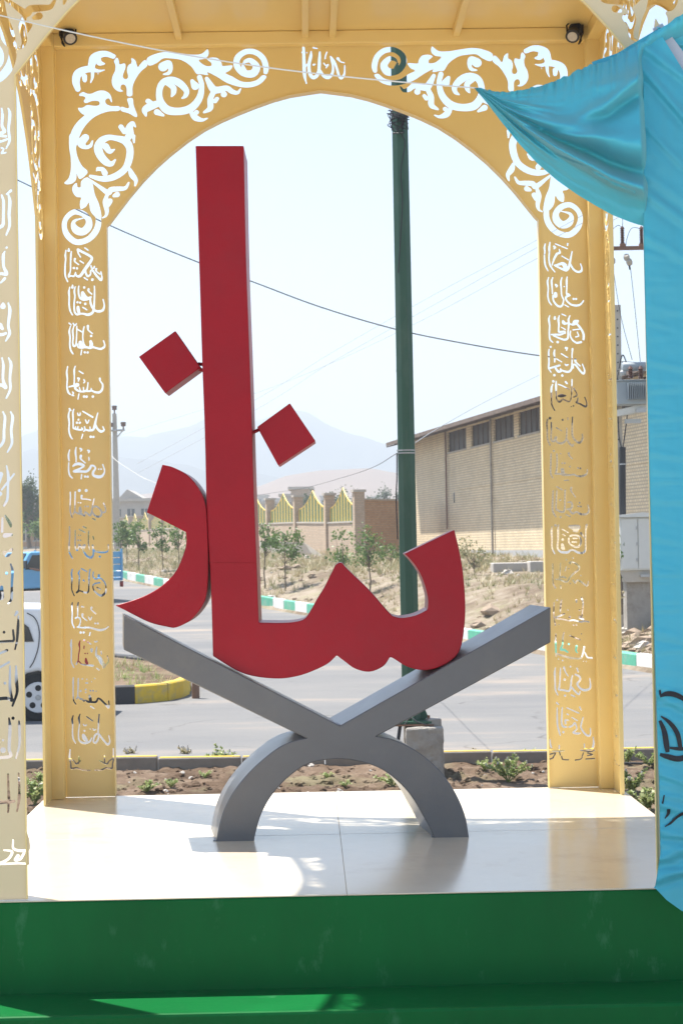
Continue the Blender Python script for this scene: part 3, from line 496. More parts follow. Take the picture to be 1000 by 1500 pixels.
FRONT = [
(0,140,4.1667,"50 75 3 60 112 9 52 200 8 58 270 8 38 318 4;10 75 3 15 120 8 12 180 8 28 215 10 5 225 9;-90 235 8 35 245 8;-60 290 8 10 275 8 45 262 6;8 315 5 22 325 5 10 348 6 35 345 4;-40 90 6 -45 200 8 -80 240 8"),
(0,140,4.1667,"65 578 9 40 598 4;50 600 4 60 645 10 55 720 9 58 790 8 38 848 5;10 605 5 22 650 8 20 740 8 15 790 10 -30 805 9 -60 760 8 -70 690 10;-110 640 14 -120 760 10"),
(0,140,4.1667,"40 925 7;28 950 3 20 975 9 22 1040 8 40 1085 10 10 1085 8 -60 1080 9 -80 1000 8;28 1115 9 5 1140 5"),
(0,140,4.1667,"18 1285 16 18 1268 7;50 1265 3 60 1310 10 50 1400 8 58 1450 9 35 1495 5;0 1400 14 15 1422 8;-60 1440 10 0 1458 9 35 1450 8;-40 1300 6 -45 1400 8"),
(0,500,4.1667,"52 100 3 67 140 9 60 220 8 62 290 8 38 345 5;12 100 3 20 145 8 18 230 8 35 280 10 5 265 9 -60 275 9 -90 200 8"),
(0,500,4.1667,"65 430 3 77 465 9 68 540 8 72 620 8 45 675 5;18 430 3 30 465 8 24 540 8 20 610 9 -20 650 8 -70 600 12"),
(0,500,4.1667,"40 760 3 50 820 9 48 880 7 45 960 8 25 1002 7;85 810 6 10 905 6;5 810 14 -5 860 9;0 930 14 -50 960 9"),
(0,500,4.1667,"32 1065 6 60 1110 10 66 1130 6;15 1080 6 12 1160 8;30 1185 14 70 1180 9;25 1290 11 45 1300 16 72 1270 9"),
(0,500,4.1667,"65 1360 3 76 1400 8 72 1490 7 70 1570 8 50 1600 4;40 1415 9;10 1500 9 5 1560 20"),
(0,850,3.41,"85 160 8 75 175 4;92 180 3 90 230 7 85 300 6 75 345 3;65 250 5 68 300 6 40 305 6 -60 312 6;20 260 7;35 350 6 -10 370 5"),
(0,850,3.41,"80 430 4 82 500 8 85 560 7 62 628 5;50 430 4 50 540 7 60 600 6 30 590 8 -60 600 7;25 515 7;45 410 5 0 435 5"),
(0,850,3.41,"65 690 8;95 705 3 97 740 7 97 820 6 80 890 4;45 690 4 50 740 8 45 840 8 50 880 8 -30 890 7;15 850 14;15 800 6"),
(0,850,3.41,"93 965 4 97 1050 6 95 1100 7 85 1155 4;40 970 4 42 1040 6 45 1100 7 40 1160 4;-30 1115 9 70 1105 7"),
(0,850,3.41,"130 1260 3 140 1310 7 135 1350 7 70 1345 6 65 1300 3;20 1350 4 60 1358 6 40 1395 6 -10 1420 6;90 1378 8 75 1400 6 100 1395 6 120 1365 6;-10 1420 5 80 1416 5 140 1418 5;138 1350 5 140 1415 5"),
]
def catmull(pts, k):
    pts = np.array(pts, float)
    if len(pts) == 1: return pts
    p = np.vstack([2*pts[0]-pts[1], pts, 2*pts[-1]-pts[-2]]); out = []
    for i in range(1, len(p)-2):
        p0, p1, p2, p3 = p[i-1:i+3]
        for t in np.linspace(0, 1, k, endpoint=False):
            out.append(.5*((2*p1)+(-p0+p2)*t+(2*p0-5*p1+4*p2-p3)*t*t+(-p0+3*p1-3*p2+p3)*t**3))
    out.append(pts[-1]); return np.array(out)
def parse(g):
    ox, oy, s, txt = g; res = []
    for st in txt.split(';'):
        v = np.array([float(a) for a in st.split()]).reshape(-1, 3)
        v[:, 0] = ox+v[:, 0]/s; v[:, 1] = oy+v[:, 1]/s; v[:, 2] = v[:, 2]/s
        res.append(v)
    return res
def field_contours(strokes, polys, step, minr):
    """strokes: arrays (x,y,r) in metres; returns closed loops"""
    allp = []; 
    for s in strokes:
        c = catmull(s, 10); 
        # densify
        d = [c[0]]
        for a, b_ in zip(c, c[1:]):
            n = max(1, int(np.hypot(*(b_-a)[:2])/(step*.8)))
            for k in range(1, n+1): d.append(a+(b_-a)*k/n)
        allp.append(np.array(d))
    pts = np.vstack(allp) if allp else np.zeros((0, 3))
    pts[:, 2] = np.maximum(pts[:, 2]+.0005, minr)
    sm = []
    for pl in polys:
        q = np.array(pl, float); m_ = len(q); o = []
        for i in range(m_):
            p0, p1, p2, p3 = q[(i-1) % m_], q[i], q[(i+1) % m_], q[(i+2) % m_]
            for t in (0, .25, .5, .75):
                o.append(.5*((2*p1)+(-p0+p2)*t+(2*p0-5*p1+4*p2-p3)*t*t+(-p0+3*p1-3*p2+p3)*t**3))
        sm.append(np.array(o))
    ext = np.vstack([pts[:, :2]] + sm) if sm else pts[:, :2]
    pad = 3*step + (pts[:, 2].max() if len(pts) else 0)
    x0, y0 = ext.min(0)-pad; x1, y1 = ext.max(0)+pad
    nx_, ny_ = int((x1-x0)/step)+2, int((y1-y0)/step)+2
    gx = x0+np.arange(nx_)*step; gy = y0+np.arange(ny_)*step
    D = np.full((ny_, nx_), 1e3)
    for x, y, r in pts:
        w = r+3*step
        i0, i1 = max(0, int((x-w-x0)/step)), min(nx_, int((x+w-x0)/step)+2)
        j0, j1 = max(0, int((y-w-y0)/step)), min(ny_, int((y+w-y0)/step)+2)
        dd = np.hypot(gx[None, i0:i1]-x, gy[j0:j1, None]-y)-r
        D[j0:j1, i0:i1] = np.minimum(D[j0:j1, i0:i1], dd)
    for q in sm:
        lo = q.min(0)-4*step; hi = q.max(0)+4*step
        i0, i1 = max(0, int((lo[0]-x0)/step)), min(nx_, int((hi[0]-x0)/step)+2)
        j0, j1 = max(0, int((lo[1]-y0)/step)), min(ny_, int((hi[1]-y0)/step)+2)
        X, Y = np.meshgrid(gx[i0:i1], gy[j0:j1]); inside = np.zeros_like(X, bool); dist = np.full(X.shape, 1e3)
        for (ax, ay), (bx, by) in zip(q, np.roll(q, -1, 0)):
            if ay != by: inside ^= ((ay > Y) != (by > Y)) & (X < (bx-ax)*(Y-ay)/(by-ay)+ax)
            L2 = (bx-ax)**2+(by-ay)**2+1e-12
            t = np.clip(((X-ax)*(bx-ax)+(Y-ay)*(by-ay))/L2, 0, 1)
            dist = np.minimum(dist, (X-ax-t*(bx-ax))**2+(Y-ay-t*(by-ay))**2)
        dist = np.sqrt(dist)
        D[j0:j1, i0:i1] = np.minimum(D[j0:j1, i0:i1], np.where(inside, -dist, dist))
    D = np.clip(D, -3*step, 3*step)
    D[np.abs(D) < 1e-7] = 1e-7
    # marching squares
    neg = D < 0
    segs = {}
    def pt(e):
        k, j, i = e
        if k == 0: a, c = D[j, i], D[j, i+1]; t = a/(a-c); return (gx[i]+t*step, gy[j])
        a, c = D[j, i], D[j+1, i]; t = a/(a-c); return (gx[i], gy[j]+t*step)
    code = neg[:-1, :-1]*1+neg[:-1, 1:]*2+neg[1:, 1:]*4+neg[1:, :-1]*8
    js, is_ = np.nonzero((code > 0) & (code < 15))
    for j, i in zip(js.tolist(), is_.tolist()):
        c = int(code[j, i]); B = (0, j, i); T = (0, j+1, i); Lf = (1, j, i); Rt = (1, j, i+1)
        tb = {1: [(Lf, B)], 2: [(B, Rt)], 3: [(Lf, Rt)], 4: [(Rt, T)], 5: [(Lf, B), (Rt, T)], 6: [(B, T)], 7: [(Lf, T)], 8: [(T, Lf)], 9: [(T, B)], 10: [(B, Rt), (T, Lf)], 11: [(T, Rt)], 12: [(Rt, Lf)], 13: [(Rt, B)], 14: [(B, Lf)]}[c]
        for a, d in tb: segs[a] = d
    loops = []
    while segs:
        s0, cur = segs.popitem(); lp = [s0]
        while cur != s0 and cur in segs:
            lp.append(cur); cur = segs.pop(cur)
        if cur != s0: continue
        q = np.array([pt(e) for e in lp])
        if len(q) < 8: continue
        loops.append(simplify(q, step*.16))
    return [l for l in loops if len(l) >= 3]
def simplify(q, eps):
    def rdp(a):
        keep = [0, len(a)-1]; st = [(0, len(a)-1)]
        while st:
            i, j = st.pop()
            if j <= i+1: continue
            p, r = a[i], a[j]; d = r-p; L = np.hypot(*d)+1e-12
            ds = np.abs(d[0]*(a[i+1:j, 1]-p[1])-d[1]*(a[i+1:j, 0]-p[0]))/L
            k = int(ds.argmax())
            if ds[k] > eps: k += i+1; keep.append(k); st += [(i, k), (k, j)]
        return a[sorted(keep)]
    h = len(q)//2
    a = rdp(q[:h+1]); b_ = rdp(np.vstack([q[h:], q[:1]]))
    return np.vstack([a[:-1], b_[:-1]])
def plate_mesh(name, outline, holes, thick, mat):
    """flat plate (u, z) with holes; extruded in +v by thick"""
    loops = [np.array(outline)] + holes
    V = []; E = []
    for l in loops:
        n = len(V); V += [Vector(p) for p in l.tolist()]; k = len(l)
        E += [(n+i, n+(i+1) % k) for i in range(k)]
    vs, es, fs, ov, oe, of = delaunay_2d_cdt(V, E, [], 0, 1e-6)
    P2 = np.array([(v.x, v.y) for v in vs]); T = np.array([f for f in fs if len(f) == 3])
    C = P2[T].mean(1)
    A = np.vstack(loops); Bq = np.vstack([np.roll(l, -1, 0) for l in loops])
    ins = np.zeros(len(C), bool)
    for (ax, ay), (bx, by) in zip(A, Bq):
        if ay == by: continue
        c = (ay > C[:, 1]) != (by > C[:, 1])
        ins ^= c & (C[:, 0] < (bx-ax)*(C[:, 1]-ay)/(by-ay)+ax)
    T = T[ins]; n = len(P2)
    ar = (P2[T[:, 1], 0]-P2[T[:, 0], 0])*(P2[T[:, 2], 1]-P2[T[:, 0], 1])-(P2[T[:, 1], 1]-P2[T[:, 0], 1])*(P2[T[:, 2], 0]-P2[T[:, 0], 0])
    T[ar < 0] = T[ar < 0][:, ::-1]
    verts = [(x, 0, z) for x, z in P2] + [(x, thick, z) for x, z in P2]
    faces = [tuple(t) for t in T.tolist()] + [tuple(i+n for i in t[::-1]) for t in T.tolist()]
    cnt = {}
    for t in T.tolist():
        for a, c in ((t[0], t[1]), (t[1], t[2]), (t[2], t[0])): cnt[(a, c)] = 1
    for (a, c) in list(cnt):
        if (c, a) not in cnt: faces.append((c, a, a+n, c+n))
    me = bpy.data.meshes.new(name); me.from_pydata(verts, [], faces); me.update(); me.materials.append(mat)
    return me
# ------------------------------------------------------------------ the pavilion
FLOOR = .83
YAW = R_(1.03); KO = Vector((-.018, 7.24, 0)); KD = 2.99; KH = KD/2
ku = Vector((math.cos(YAW), math.sin(YAW), 0)); kv = Vector((-math.sin(YAW), math.cos(YAW), 0))
KC = KO + kv*KH
def toplane(x, y, v):
    """photo pixel -> (u, z) on the pavilion plane at depth v"""
    d = ray(x, y); n = kv; o = KO + kv*v
    t = (o-CAM).dot(n)/d.dot(n); p = CAM+d*t
    return (p-KO).dot(ku), p.z
def conv(strokes, v, sc):
    out = []
    for s in strokes:
        out.append(np.array([(*toplane(x, y, v), r*sc) for x, y, r in s]))
    return out
BV = KD-.012
SB = (KO.y+BV)/FPX; SF = KO.y/FPX
ara = conv([s for g in ARA for s in parse(g)], BV, SB)
arap = [[toplane(ox+x/s, oy+y/s, BV) for x, y in pl] for ox, oy, s, pl in ARAP]
top = conv([s for g in TOP for s in parse(g)], BV, SB)
lw = conv([s for g in LEFT for s in parse(g)], BV, SB)
rw = conv([s for g in RIGHT for s in parse(g)], BV, SB)
fw = conv([s for g in FRONT for s in parse(g)], 0, SF)
mir = lambda L: [np.column_stack([-s[:, 0], s[:, 1], s[:, 2]]) for s in L]
mirp = lambda L: [[(-a, b_) for a, b_ in pl] for pl in L]
ST = .0017; MR = .0036
hl = field_contours(ara+lw, arap, ST, MR)
hr = field_contours(mir(ara)+rw, mirp(arap), ST, MR)
hara = field_contours(ara, arap, ST, MR)
htop = field_contours(top, [], ST, MR)
# opening: spring and pointed arch traced from the left half, mirrored
archpx = [(158, 331), (163, 325), (175, 309), (190, 289), (210, 265), (230, 244), (250, 226), (275, 206), (300, 189), (325, 176), (350, 165), (375, 155), (400, 146), (425, 139), (450, 135), (471, 132)]
arc = [toplane(x, y, BV) for x, y in archpx]; arc[-1] = (0, arc[-1][1])
OW = 1.148
k_ = arc[0][0]; arc = [(u*OW/-k_ if i < len(arc)-1 else 0, z) for i, (u, z) in enumerate(arc)]
PT = 4.90; PW = KH-.012-.075
arch_pts = arc + [(-u, z) for u, z in arc[-2::-1]]
outline = [(-PW, FLOOR+.002), (-OW, FLOOR+.002)] + arch_pts + [(OW, FLOOR+.002), (PW, FLOOR+.002), (PW, PT), (-PW, PT)]
me_back = plate_mesh('cut_panel', outline, hl+hr+htop, .006, M['gold'])
me_side = plate_mesh('cut_panel', outline, hl+hr+htop, .006, M['gold'])
UP = .13; OWF = 1.181
outf = [(-PW, FLOOR+.002), (-OWF, FLOOR+.002)] + [(u*OWF/OW, z+.075) for u, z in arch_pts] + [(OWF, FLOOR+.002), (PW, FLOOR+.002), (PW, PT), (-PW, PT)]
araf = [np.column_stack([s[:, 0], s[:, 1]+UP, s[:, 2]]) for s in ara]; arapf = [[(a_, b2+UP) for a_, b2 in q] for q in arap]
hf = field_contours(araf+fw, arapf, ST, MR)
harar = [np.column_stack([-l[::-1, 0], l[::-1, 1]+UP]) for l in hara]
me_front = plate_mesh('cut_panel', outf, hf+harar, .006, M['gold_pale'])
me_left = plate_mesh('cut_panel', outline, hara+[np.column_stack([-l[::-1, 0], l[::-1, 1]]) for l in hara]+htop, .006, M['gold'])
root = thing('pavilion', (KC.x, KC.y, 0), YAW, 'square yellow gold steel pavilion with pierced calligraphy panels and pointed arches on the stepped plinth', 'pavilion')
def put(me, name, loc, rz, parent=root):
    o = bpy.data.objects.new(name, me); COL.objects.link(o); o.parent = parent; o.location = loc; o.rotation_euler = (0, 0, rz); return o
# (local frame: x = u, y = v - KH). plate front face at y=0 of its own frame
pb = put(me_back, 'cut_panel', (0, BV-KH, 0), 0)
pl_ = put(me_left, 'cut_panel', (-(KH-.027), 0, 0), R_(90))
pr = put(me_side, 'cut_panel', ((KH-.02), 0, 0), R_(-90))
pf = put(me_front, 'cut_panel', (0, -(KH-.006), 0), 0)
pf['label'] = 'front panel, its paler open-shade look put into the paint colour'
# folded rim round every opening, as the plate edge shows
def rim(parent, y0, y1, ow=OW, up=0):
    mb = MB(); pts = [(-ow, FLOOR+.003)] + [(u*ow/OW, z+up) for u, z in arch_pts] + [(ow, FLOOR+.003)]; t = .004
    # inner offset
    ins = []
    for i, p in enumerate(pts):
        a = pts[max(0, i-1)]; c = pts[min(len(pts)-1, i+1)]; d = (c[0]-a[0], c[1]-a[1]); l = math.hypot(*d)
        ins.append((p[0]-d[1]/l*t*-1*-1, p[1]+d[0]/l*t*-1*-1) if False else (p[0]+d[1]/l*t, p[1]-d[0]/l*t))
    n = len(pts)
    vs = [(u, y, z) for y in (y0, y1) for u, z in pts] + [(u, y, z) for y in (y0, y1) for u, z in ins]
    fs = []
    for i in range(n-1):
        fs += [(i, i+1, n+i+1, n+i), (2*n+i+1, 2*n+i, 3*n+i, 3*n+i+1), (i+1, i, 2*n+i, 2*n+i+1), (n+i, n+i+1, 3*n+i+1, 3*n+i)]
    mb.add(vs, fs); return mb.build('arch_rim', M['gold'], parent)
rim(pb, -.012, .06); rim(pl_, -.004, .009); rim(pr, -.008, .014); rim(pf, -.006, .012, OWF, .075)
# corner posts, top beams, ribs, ceiling, roof
for sx in (-1, 1):
    for sy in (-1, 1):
        mb = MB(); c = KH-.054
        mb.box((sx*c, sy*c, (FLOOR+PT)/2), (.078, .078, PT-FLOOR)); mb.build('corner_post', M['gold'], root, bevel=.006)
        mb = MB(); mb.box((sx*(c), sy*c, FLOOR+.004), (.13, .13, .008)) 
for rz in (0, 90, 180, 270):
    mb = MB(); a = R_(rz); L = KD-.012*2-.16
    Mx = Matrix.Rotation(a, 4, 'Z'); mb.box((0, KH-.052, 4.822), (L, .07, .07), M=None)
    mb.v = [tuple(Mx @ Vector(v)) for v in mb.v]; mb.build('top_beam', M['gold'], root, bevel=.006)
CEIL = 4.854
mb = MB(); mb.bbox((-KH, -KH, CEIL+.004), (KH, KH, CEIL+.012)); mb.build('ceiling_sheet', M['gold'], root)
mb = MB(); mb.bbox((-KH-.02, -KH-.02, CEIL+.05), (KH+.02, KH+.02, CEIL+.11)); mb.add([(-1.2, -1.2, CEIL+.112), (1.2, -1.2, CEIL+.112), (1.2, 1.2, CEIL+.112), (-1.2, 1.2, CEIL+.112), (0, 0, CEIL+.9)], [(0, 1, 4), (1, 2, 4), (2, 3, 4), (3, 0, 4), (3, 2, 1, 0)])
mb.build('roof', M['gold'], root)
for px_ in (262, 447, 487, 668):
    u = toplane(px_, 55, KD-.1)[0]
    mb = MB(); mb.box((u, 0, CEIL-.018), (.036, KD-.17, .042)); mb.build('roof_rib', M['gold'], root, bevel=.004)
for z in (FLOOR+.0,): pass
# bolts / weld blobs near the corners are sub-centimetre: left to the paint relief
# ------------------------------------------------------------------ plinth
M['slab'] = paint('polished_cream_stone', (.70, .61, .46), .15, .06, 1.6, .0, 1, spec=.5, dirt=(.46, .38, .28), dscale=3.2, damt=.45, dpos=.54)
pl = thing('stepped_plinth', (KC.x, KC.y, 0), YAW, 'green painted stepped plinth topped with polished cream stone slabs under the pavilion', 'plinth')
PH = 1.512; fr_ = -KH-.012
mb = MB(); mb.bbox((-PH, fr_, -.3), (PH, PH, FLOOR-.006)); mb.build('plinth_body', M['green'], pl, bevel=.008)
for i, (x0, x1) in enumerate(((-PH-.003, .0138), (.0142, PH+.003))):
    for j, (y0, y1) in enumerate(((fr_-.002, .0), (.001, PH+.003))):
        mb = MB(); mb.bbox((x0, y0, FLOOR-.0055), (x1, y1, FLOOR+random.uniform(-.0003, .0003))); mb.build('floor_slab', M['slab'], pl, bevel=.003)
s1 = FLOOR-.345; 
mb = MB(); mb.bbox((-PH-.45, fr_-.36, -.3), (PH+.45, fr_-.002, s1)); mb.build('step', M['green'], pl, bevel=.012)
mb = MB(); mb.bbox((-PH-.8, fr_-.74, -.3), (PH+.8, fr_-.362, s1-.3)); mb.build('step', M['green'], pl, bevel=.012)
# ------------------------------------------------------------------ spotlights under the beam
def spotlight(x, y, lab, flip):
    u, z = toplane(x, y, KD-.16); p = KO+ku*u+kv*(KD-.16); p.z = z
    t = wthing('spotlight', p, 0, lab, 'spotlight', 'black spotlights under the back beam')
    mb = MB(); mb.bbox((p.x-.035*flip-.02, p.y+.03, p.z+.0), (p.x-.035*flip+.02, p.y+.06, p.z+.07)); mb.build('mounting_plate', M['black'], t)
    mb = MB()
    br = [(-.034, 0, -.02), (-.038, .0, .035), (-.02, .01, .055), (.02, .01, .055), (.038, .0, .035), (.034, 0, -.02)]
    mb.tube([p+Vector(q) for q in br], .005, 6); mb.build('bracket', M['black'], t, 40)
    ax = Vector((.25*flip, -.75, -.62)).normalized(); a = p+ax*-.05+Vector((0, 0, .0)); c = p+ax*.055
    mb = MB(); mb.tube([a, a+ax*.01, a+ax*.06, c-ax*.01, c], [.022, .03, .031, .036, .037], 20); mb.build('lamp_body', M['black'], t, 40)
    for k in range(4):
        q = a+ax*(.008+.012*k); mb = MB(); mb.tube([q, q+ax*.004], .034, 20); mb.build('cooling_fin', M['black'], t, 40)
    mb = MB(); mb.tube([c+ax*.001, c+ax*.003], .026, 20); mb.build('lamp_glass', M['lens'], t)
    mb = MB(); mb.tube([p+Vector((-.04*flip, .05, .05)), p+Vector((-.05*flip, .06, -.0)), p+Vector((-.03*flip, .06, -.05)), p+Vector((-.045*flip, .065, -.03)), p+Vector((-.045*flip, .065, .05))], .004, 5); mb.build('lead', M['black'], t)
spotlight(101, 50, 'small black spotlight at the left end of the back beam', 1)
spotlight(840, 47, 'small black spotlight at the right end of the back beam near the blue cloth', -1)
# ------------------------------------------------------------------ stand and lettering
SY = 8.58; ST_ = .40
def facepts(pts, Y): return [P(x, y, Y) for x, y in pts]
def smoothpath(pts, corners, k=5):
    """closed outline; rounds everything except listed corner indices"""
    n = len(pts); out = []
    for i in range(n):
        p0, p1, p2, p3 = [np.array(pts[(i+j) % n], float) for j in (-1, 0, 1, 2)]
        if i in corners: p0 = 2*p1-p2
        if (i+1) % n in corners: p3 = 2*p2-p1
        for t in np.linspace(0, 1, k, endpoint=False):
            out.append(tuple(.5*((2*p1)+(-p0+p2)*t+(2*p0-5*p1+4*p2-p3)*t*t+(-p0+3*p1-3*p2+p3)*t**3)))
    return out
def slab_obj(name, pts, corners, Y, thick, mat, parent, bevel=.006, k=5):
    o = smoothpath(pts, set(corners), k)
    mb = MB(); mb.prism(facepts(o, Y), thick if isinstance(thick, tuple) else (0, thick, 0)); ob = mb.build(name, mat, parent, bevel=bevel, bseg=2)
    for p in ob.data.polygons: p.use_smooth = True
    try: ob.data.set_sharp_from_angle(angle=R_(32))
    except Exception: pass
    return ob
stand = wthing('book_stand', P(500, 1230, SY+.2), 0, 'grey crossed book stand with curved legs carrying the red letters on the cream floor', 'stand')
st_px = [(181.5, 901), (498, 1063), (806, 889), (806, 941), (552, 1078.5),
         (575, 1083), (598, 1093), (621, 1108), (646, 1131), (667, 1162), (681, 1195), (687, 1228.5),
         (637, 1230.5), (629, 1213), (617, 1191), (599, 1162), (573.6, 1137), (545, 1121), (500, 1112), (454.5, 1118), (423, 1138), (398.5, 1164.5), (383, 1192), (374.5, 1220), (372, 1233.5),
         (316, 1235), (324, 1198), (339, 1164.5), (366, 1130), (402, 1099), (425, 1087), (447.5, 1081), (181.5, 951.7)]
slab_obj('stand_frame', st_px, (0, 1, 2, 3, 4, 11, 12, 24, 25, 31, 32), SY, (-.05, ST_, 0), M['grey'], stand, .008)
for (x0, x1, y) in ((312, 378, 1233.5), (632, 692, 1229)):
    a = P(x0, y, SY-.01); c = P(x1, y, SY-.01); mb = MB(); mb.bbox((a.x-.0, SY+.01, FLOOR-.001), (c.x-.04, SY+ST_-.01, FLOOR+.004)); mb.build('foot_plate', M['grey'], stand)
word = wthing('word_sculpture', P(345, 985, SY+.2), 0, 'tall red lettering sculpture with two diamond shaped dots resting on the grey stand', 'sculpture')
LY = SY+.035; LT = .34
al = [(286.5, 213.5), (357, 213.5), (360.5, 380), (366.5, 547), (371, 700), (375, 800), (379, 912), (412, 912.5), (432, 911), (446, 906.5), (455, 894), (464, 878), (475, 860), (487, 836), (492, 827), (500, 824.5), (508, 833), (542, 866), (570, 898), (580, 904), (592, 905), (610, 901), (626, 893), (626.5, 876), (621, 854), (613, 836), (603, 822), (592.5, 811), (665, 776), (673, 810), (678, 841), (681, 881), (680, 915), (674, 950), (660, 968), (638, 979), (617, 981.5), (595, 976), (577, 965), (571, 962.5), (561, 976), (541, 984), (520, 979.5), (505, 969), (493, 960), (480, 972), (460, 982), (437, 990), (409, 994), (374, 991), (346, 982), (312, 961), (309, 860), (303, 748), (300, 632), (296, 523), (291, 360)]
slab_obj('letter_alif_and_sin', al, (0, 1, 6, 22, 27, 28, 39, 44, 51), LY, LT, M['red'], word, .005, 4)
ze = [(238, 680.5), (255, 685), (276, 697), (291, 715), (300, 735), (303, 762), (305, 825), (303, 867), (296, 888), (279.5, 908), (258.5, 919), (244.5, 918), (220, 912), (195, 900), (181.5, 893), (169, 887), (196, 879), (220, 869), (241, 855), (258.5, 835.5), (269, 811), (273, 795), (272.5, 779.5), (248, 767), (215, 750.5)]
slab_obj('letter_ze', ze, (0, 15, 22, 24), LY-.006, LT+.02, M['red'], word, .005, 4)
slab_obj('dot', [(257, 484.5), (294, 538), (242, 576), (203.5, 522.5)], (0, 1, 2, 3), LY+.05, .19, M['red'], word, .004, 1)
slab_obj('dot', [(424.5, 590.5), (462, 646), (407.5, 682), (376.5, 625.5)], (0, 1, 2, 3), LY+.05, .2, M['red'], word, .004, 1)
for a, c in (((288, 540), (300, 543)), ((370, 634), (384, 627)), ((290, 533), (299, 534))):
    mb = MB(); mb.tube([P(*a, LY+.12), P(*c, LY+.12)], .008, 8); mb.build('fixing_rod', M['red'], word, 40)
# weld seam where the two lengths of the tall bar meet
mb = MB(); mb.tube([P(306.5, 824, LY-.001), P(374.5, 825, LY-.001)], .0012, 5); mb.build('weld_seam', M['red'], word)
# ------------------------------------------------------------------ blue cloth hung over the front right post
def clothmat():
    m, nt, b, N, L = nmat('turquoise_satin')
    tc = N.new('ShaderNodeTexCoord')
    n1 = N.new('ShaderNodeTexNoise'); n1.inputs['Scale'].default_value = 2.2; n1.inputs['Detail'].default_value = 3; L.new(tc.outputs['Object'], n1.inputs[0])
    mx = N.new('ShaderNodeMix'); mx.data_type = 'RGBA'; mx.inputs[6].default_value = (.06, .53, .74, 1); mx.inputs[7].default_value = (.11, .60, .77, 1)
    L.new(n1.outputs[0], mx.inputs[0]); 
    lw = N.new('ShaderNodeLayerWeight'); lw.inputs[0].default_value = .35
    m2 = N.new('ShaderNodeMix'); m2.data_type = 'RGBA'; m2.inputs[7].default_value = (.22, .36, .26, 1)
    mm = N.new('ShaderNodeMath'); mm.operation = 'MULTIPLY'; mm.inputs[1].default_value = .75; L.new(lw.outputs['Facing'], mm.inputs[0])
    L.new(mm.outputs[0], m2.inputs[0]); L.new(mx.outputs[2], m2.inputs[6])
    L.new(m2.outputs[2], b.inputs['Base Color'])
    b.inputs['Roughness'].default_value = .42; b.inputs['Sheen Weight'].default_value = .5; b.inputs['Sheen Roughness'].default_value = .35; b.inputs['Sheen Tint'].default_value = (.5, .8, .8, 1)
    mp = N.new('ShaderNodeMapping'); mp.inputs['Scale'].default_value = (6, 6, 22); mp.inputs['Rotation'].default_value = (.2, .5, 0); L.new(tc.outputs['Object'], mp.inputs[0])
    n3 = N.new('ShaderNodeTexNoise'); n3.inputs['Scale'].default_value = 1; n3.inputs['Detail'].default_value = 4; L.new(mp.outputs[0], n3.inputs[0])
    bp = N.new('ShaderNodeBump'); bp.inputs['Strength'].default_value = .12; bp.inputs['Distance'].default_value = .02; L.new(n3.outputs[0], bp.inputs['Height']); L.new(bp.outputs[0], b.inputs['Normal'])
    t = N.new('ShaderNodeBsdfTranslucent'); t.inputs[0].default_value = (.07, .58, .70, 1)
    ms = N.new('ShaderNodeMixShader'); ms.inputs[0].default_value = .38
    L.new(b.outputs[0], ms.inputs[1]); L.new(t.outputs[0], ms.inputs[2]); L.new(ms.outputs[0], N['Material Output'].inputs[0])
    return m
M['cloth'] = clothmat()
M['ink'] = paint('black_cloth_print', (.012, .014, .02), .7, .1)
CY = 7.09
def edge_x(y):   # left silhouette of the hanging part
    return -1.8+np.interp(y, [20, 45, 62, 78, 91, 97, 103, 112, 122, 330, 700, 1000, 1150, 1250, 1290, 1312], [1000, 960, 931, 905, 867, 871, 893, 930, 943, 943, 952, 961, 966, 968, 962, 958])
creases = []
random.seed(21)
for i in range(46):
    y = 380+i*20+random.uniform(-9, 9)
    creases.append((y, random.uniform(-.12, .30), random.uniform(2.2, 6), random.uniform(.25, 1)*(1 if y < 900 else 1.6), random.uniform(940, 990), random.uniform(40, 110)))
for y0, sl_, w, a in ((78, .75, 9, 2.6), (118, 1.15, 10, 3.0), (196, 1.05, 7, 1.8), (262, .7, 9, 1.6), (290, .75, 9, 2.2), (352, .55, 8, 1.6), (1015, .5, 6, 2), (1130, .35, 7, 2.4), (1175, .3, 7, 2.2), (1215, .2, 6, 2.2), (1262, -.35, 8, 3), (1290, -.3, 7, 3)):
    creases.append((y0, sl_, w, a, 970, 90))
def drape_off(x, y):
    s = 0
    for cy, sl_, w, a, cx, L in creases:
        d = y-(cy+sl_*(x-955)); 
        if abs(d) < w*3.5:
            e = math.exp(-((x-cx)/L)**2)
            s += a*e*(math.exp(-(d/w)**2)-.55*math.exp(-((d-w*1.5)/w)**2))*.0052
    s += .012*math.sin((x-940)/26+y/170) + .006*fbm(x/14, y/30, 3)
    return s
def drape(x, y, wrap=0):
    return P(x, y, CY - drape_off(x, y)) + Vector((0, wrap, 0))
cloth = wthing('blue_cloth', (1.2, CY, .8), 0, 'turquoise satin cloth with black calligraphic print wrapped over the front right post', 'cloth')
b = MB(); ys = np.concatenate([np.linspace(40, 130, 60), np.linspace(132, 1340, 330)]); cols = []
us = [('b', .30, .07), ('b', .15, .06), ('b', .04, .045), ('b', .012, .03), ('b', .003, .012)] + list(np.linspace(0, 1, 34))
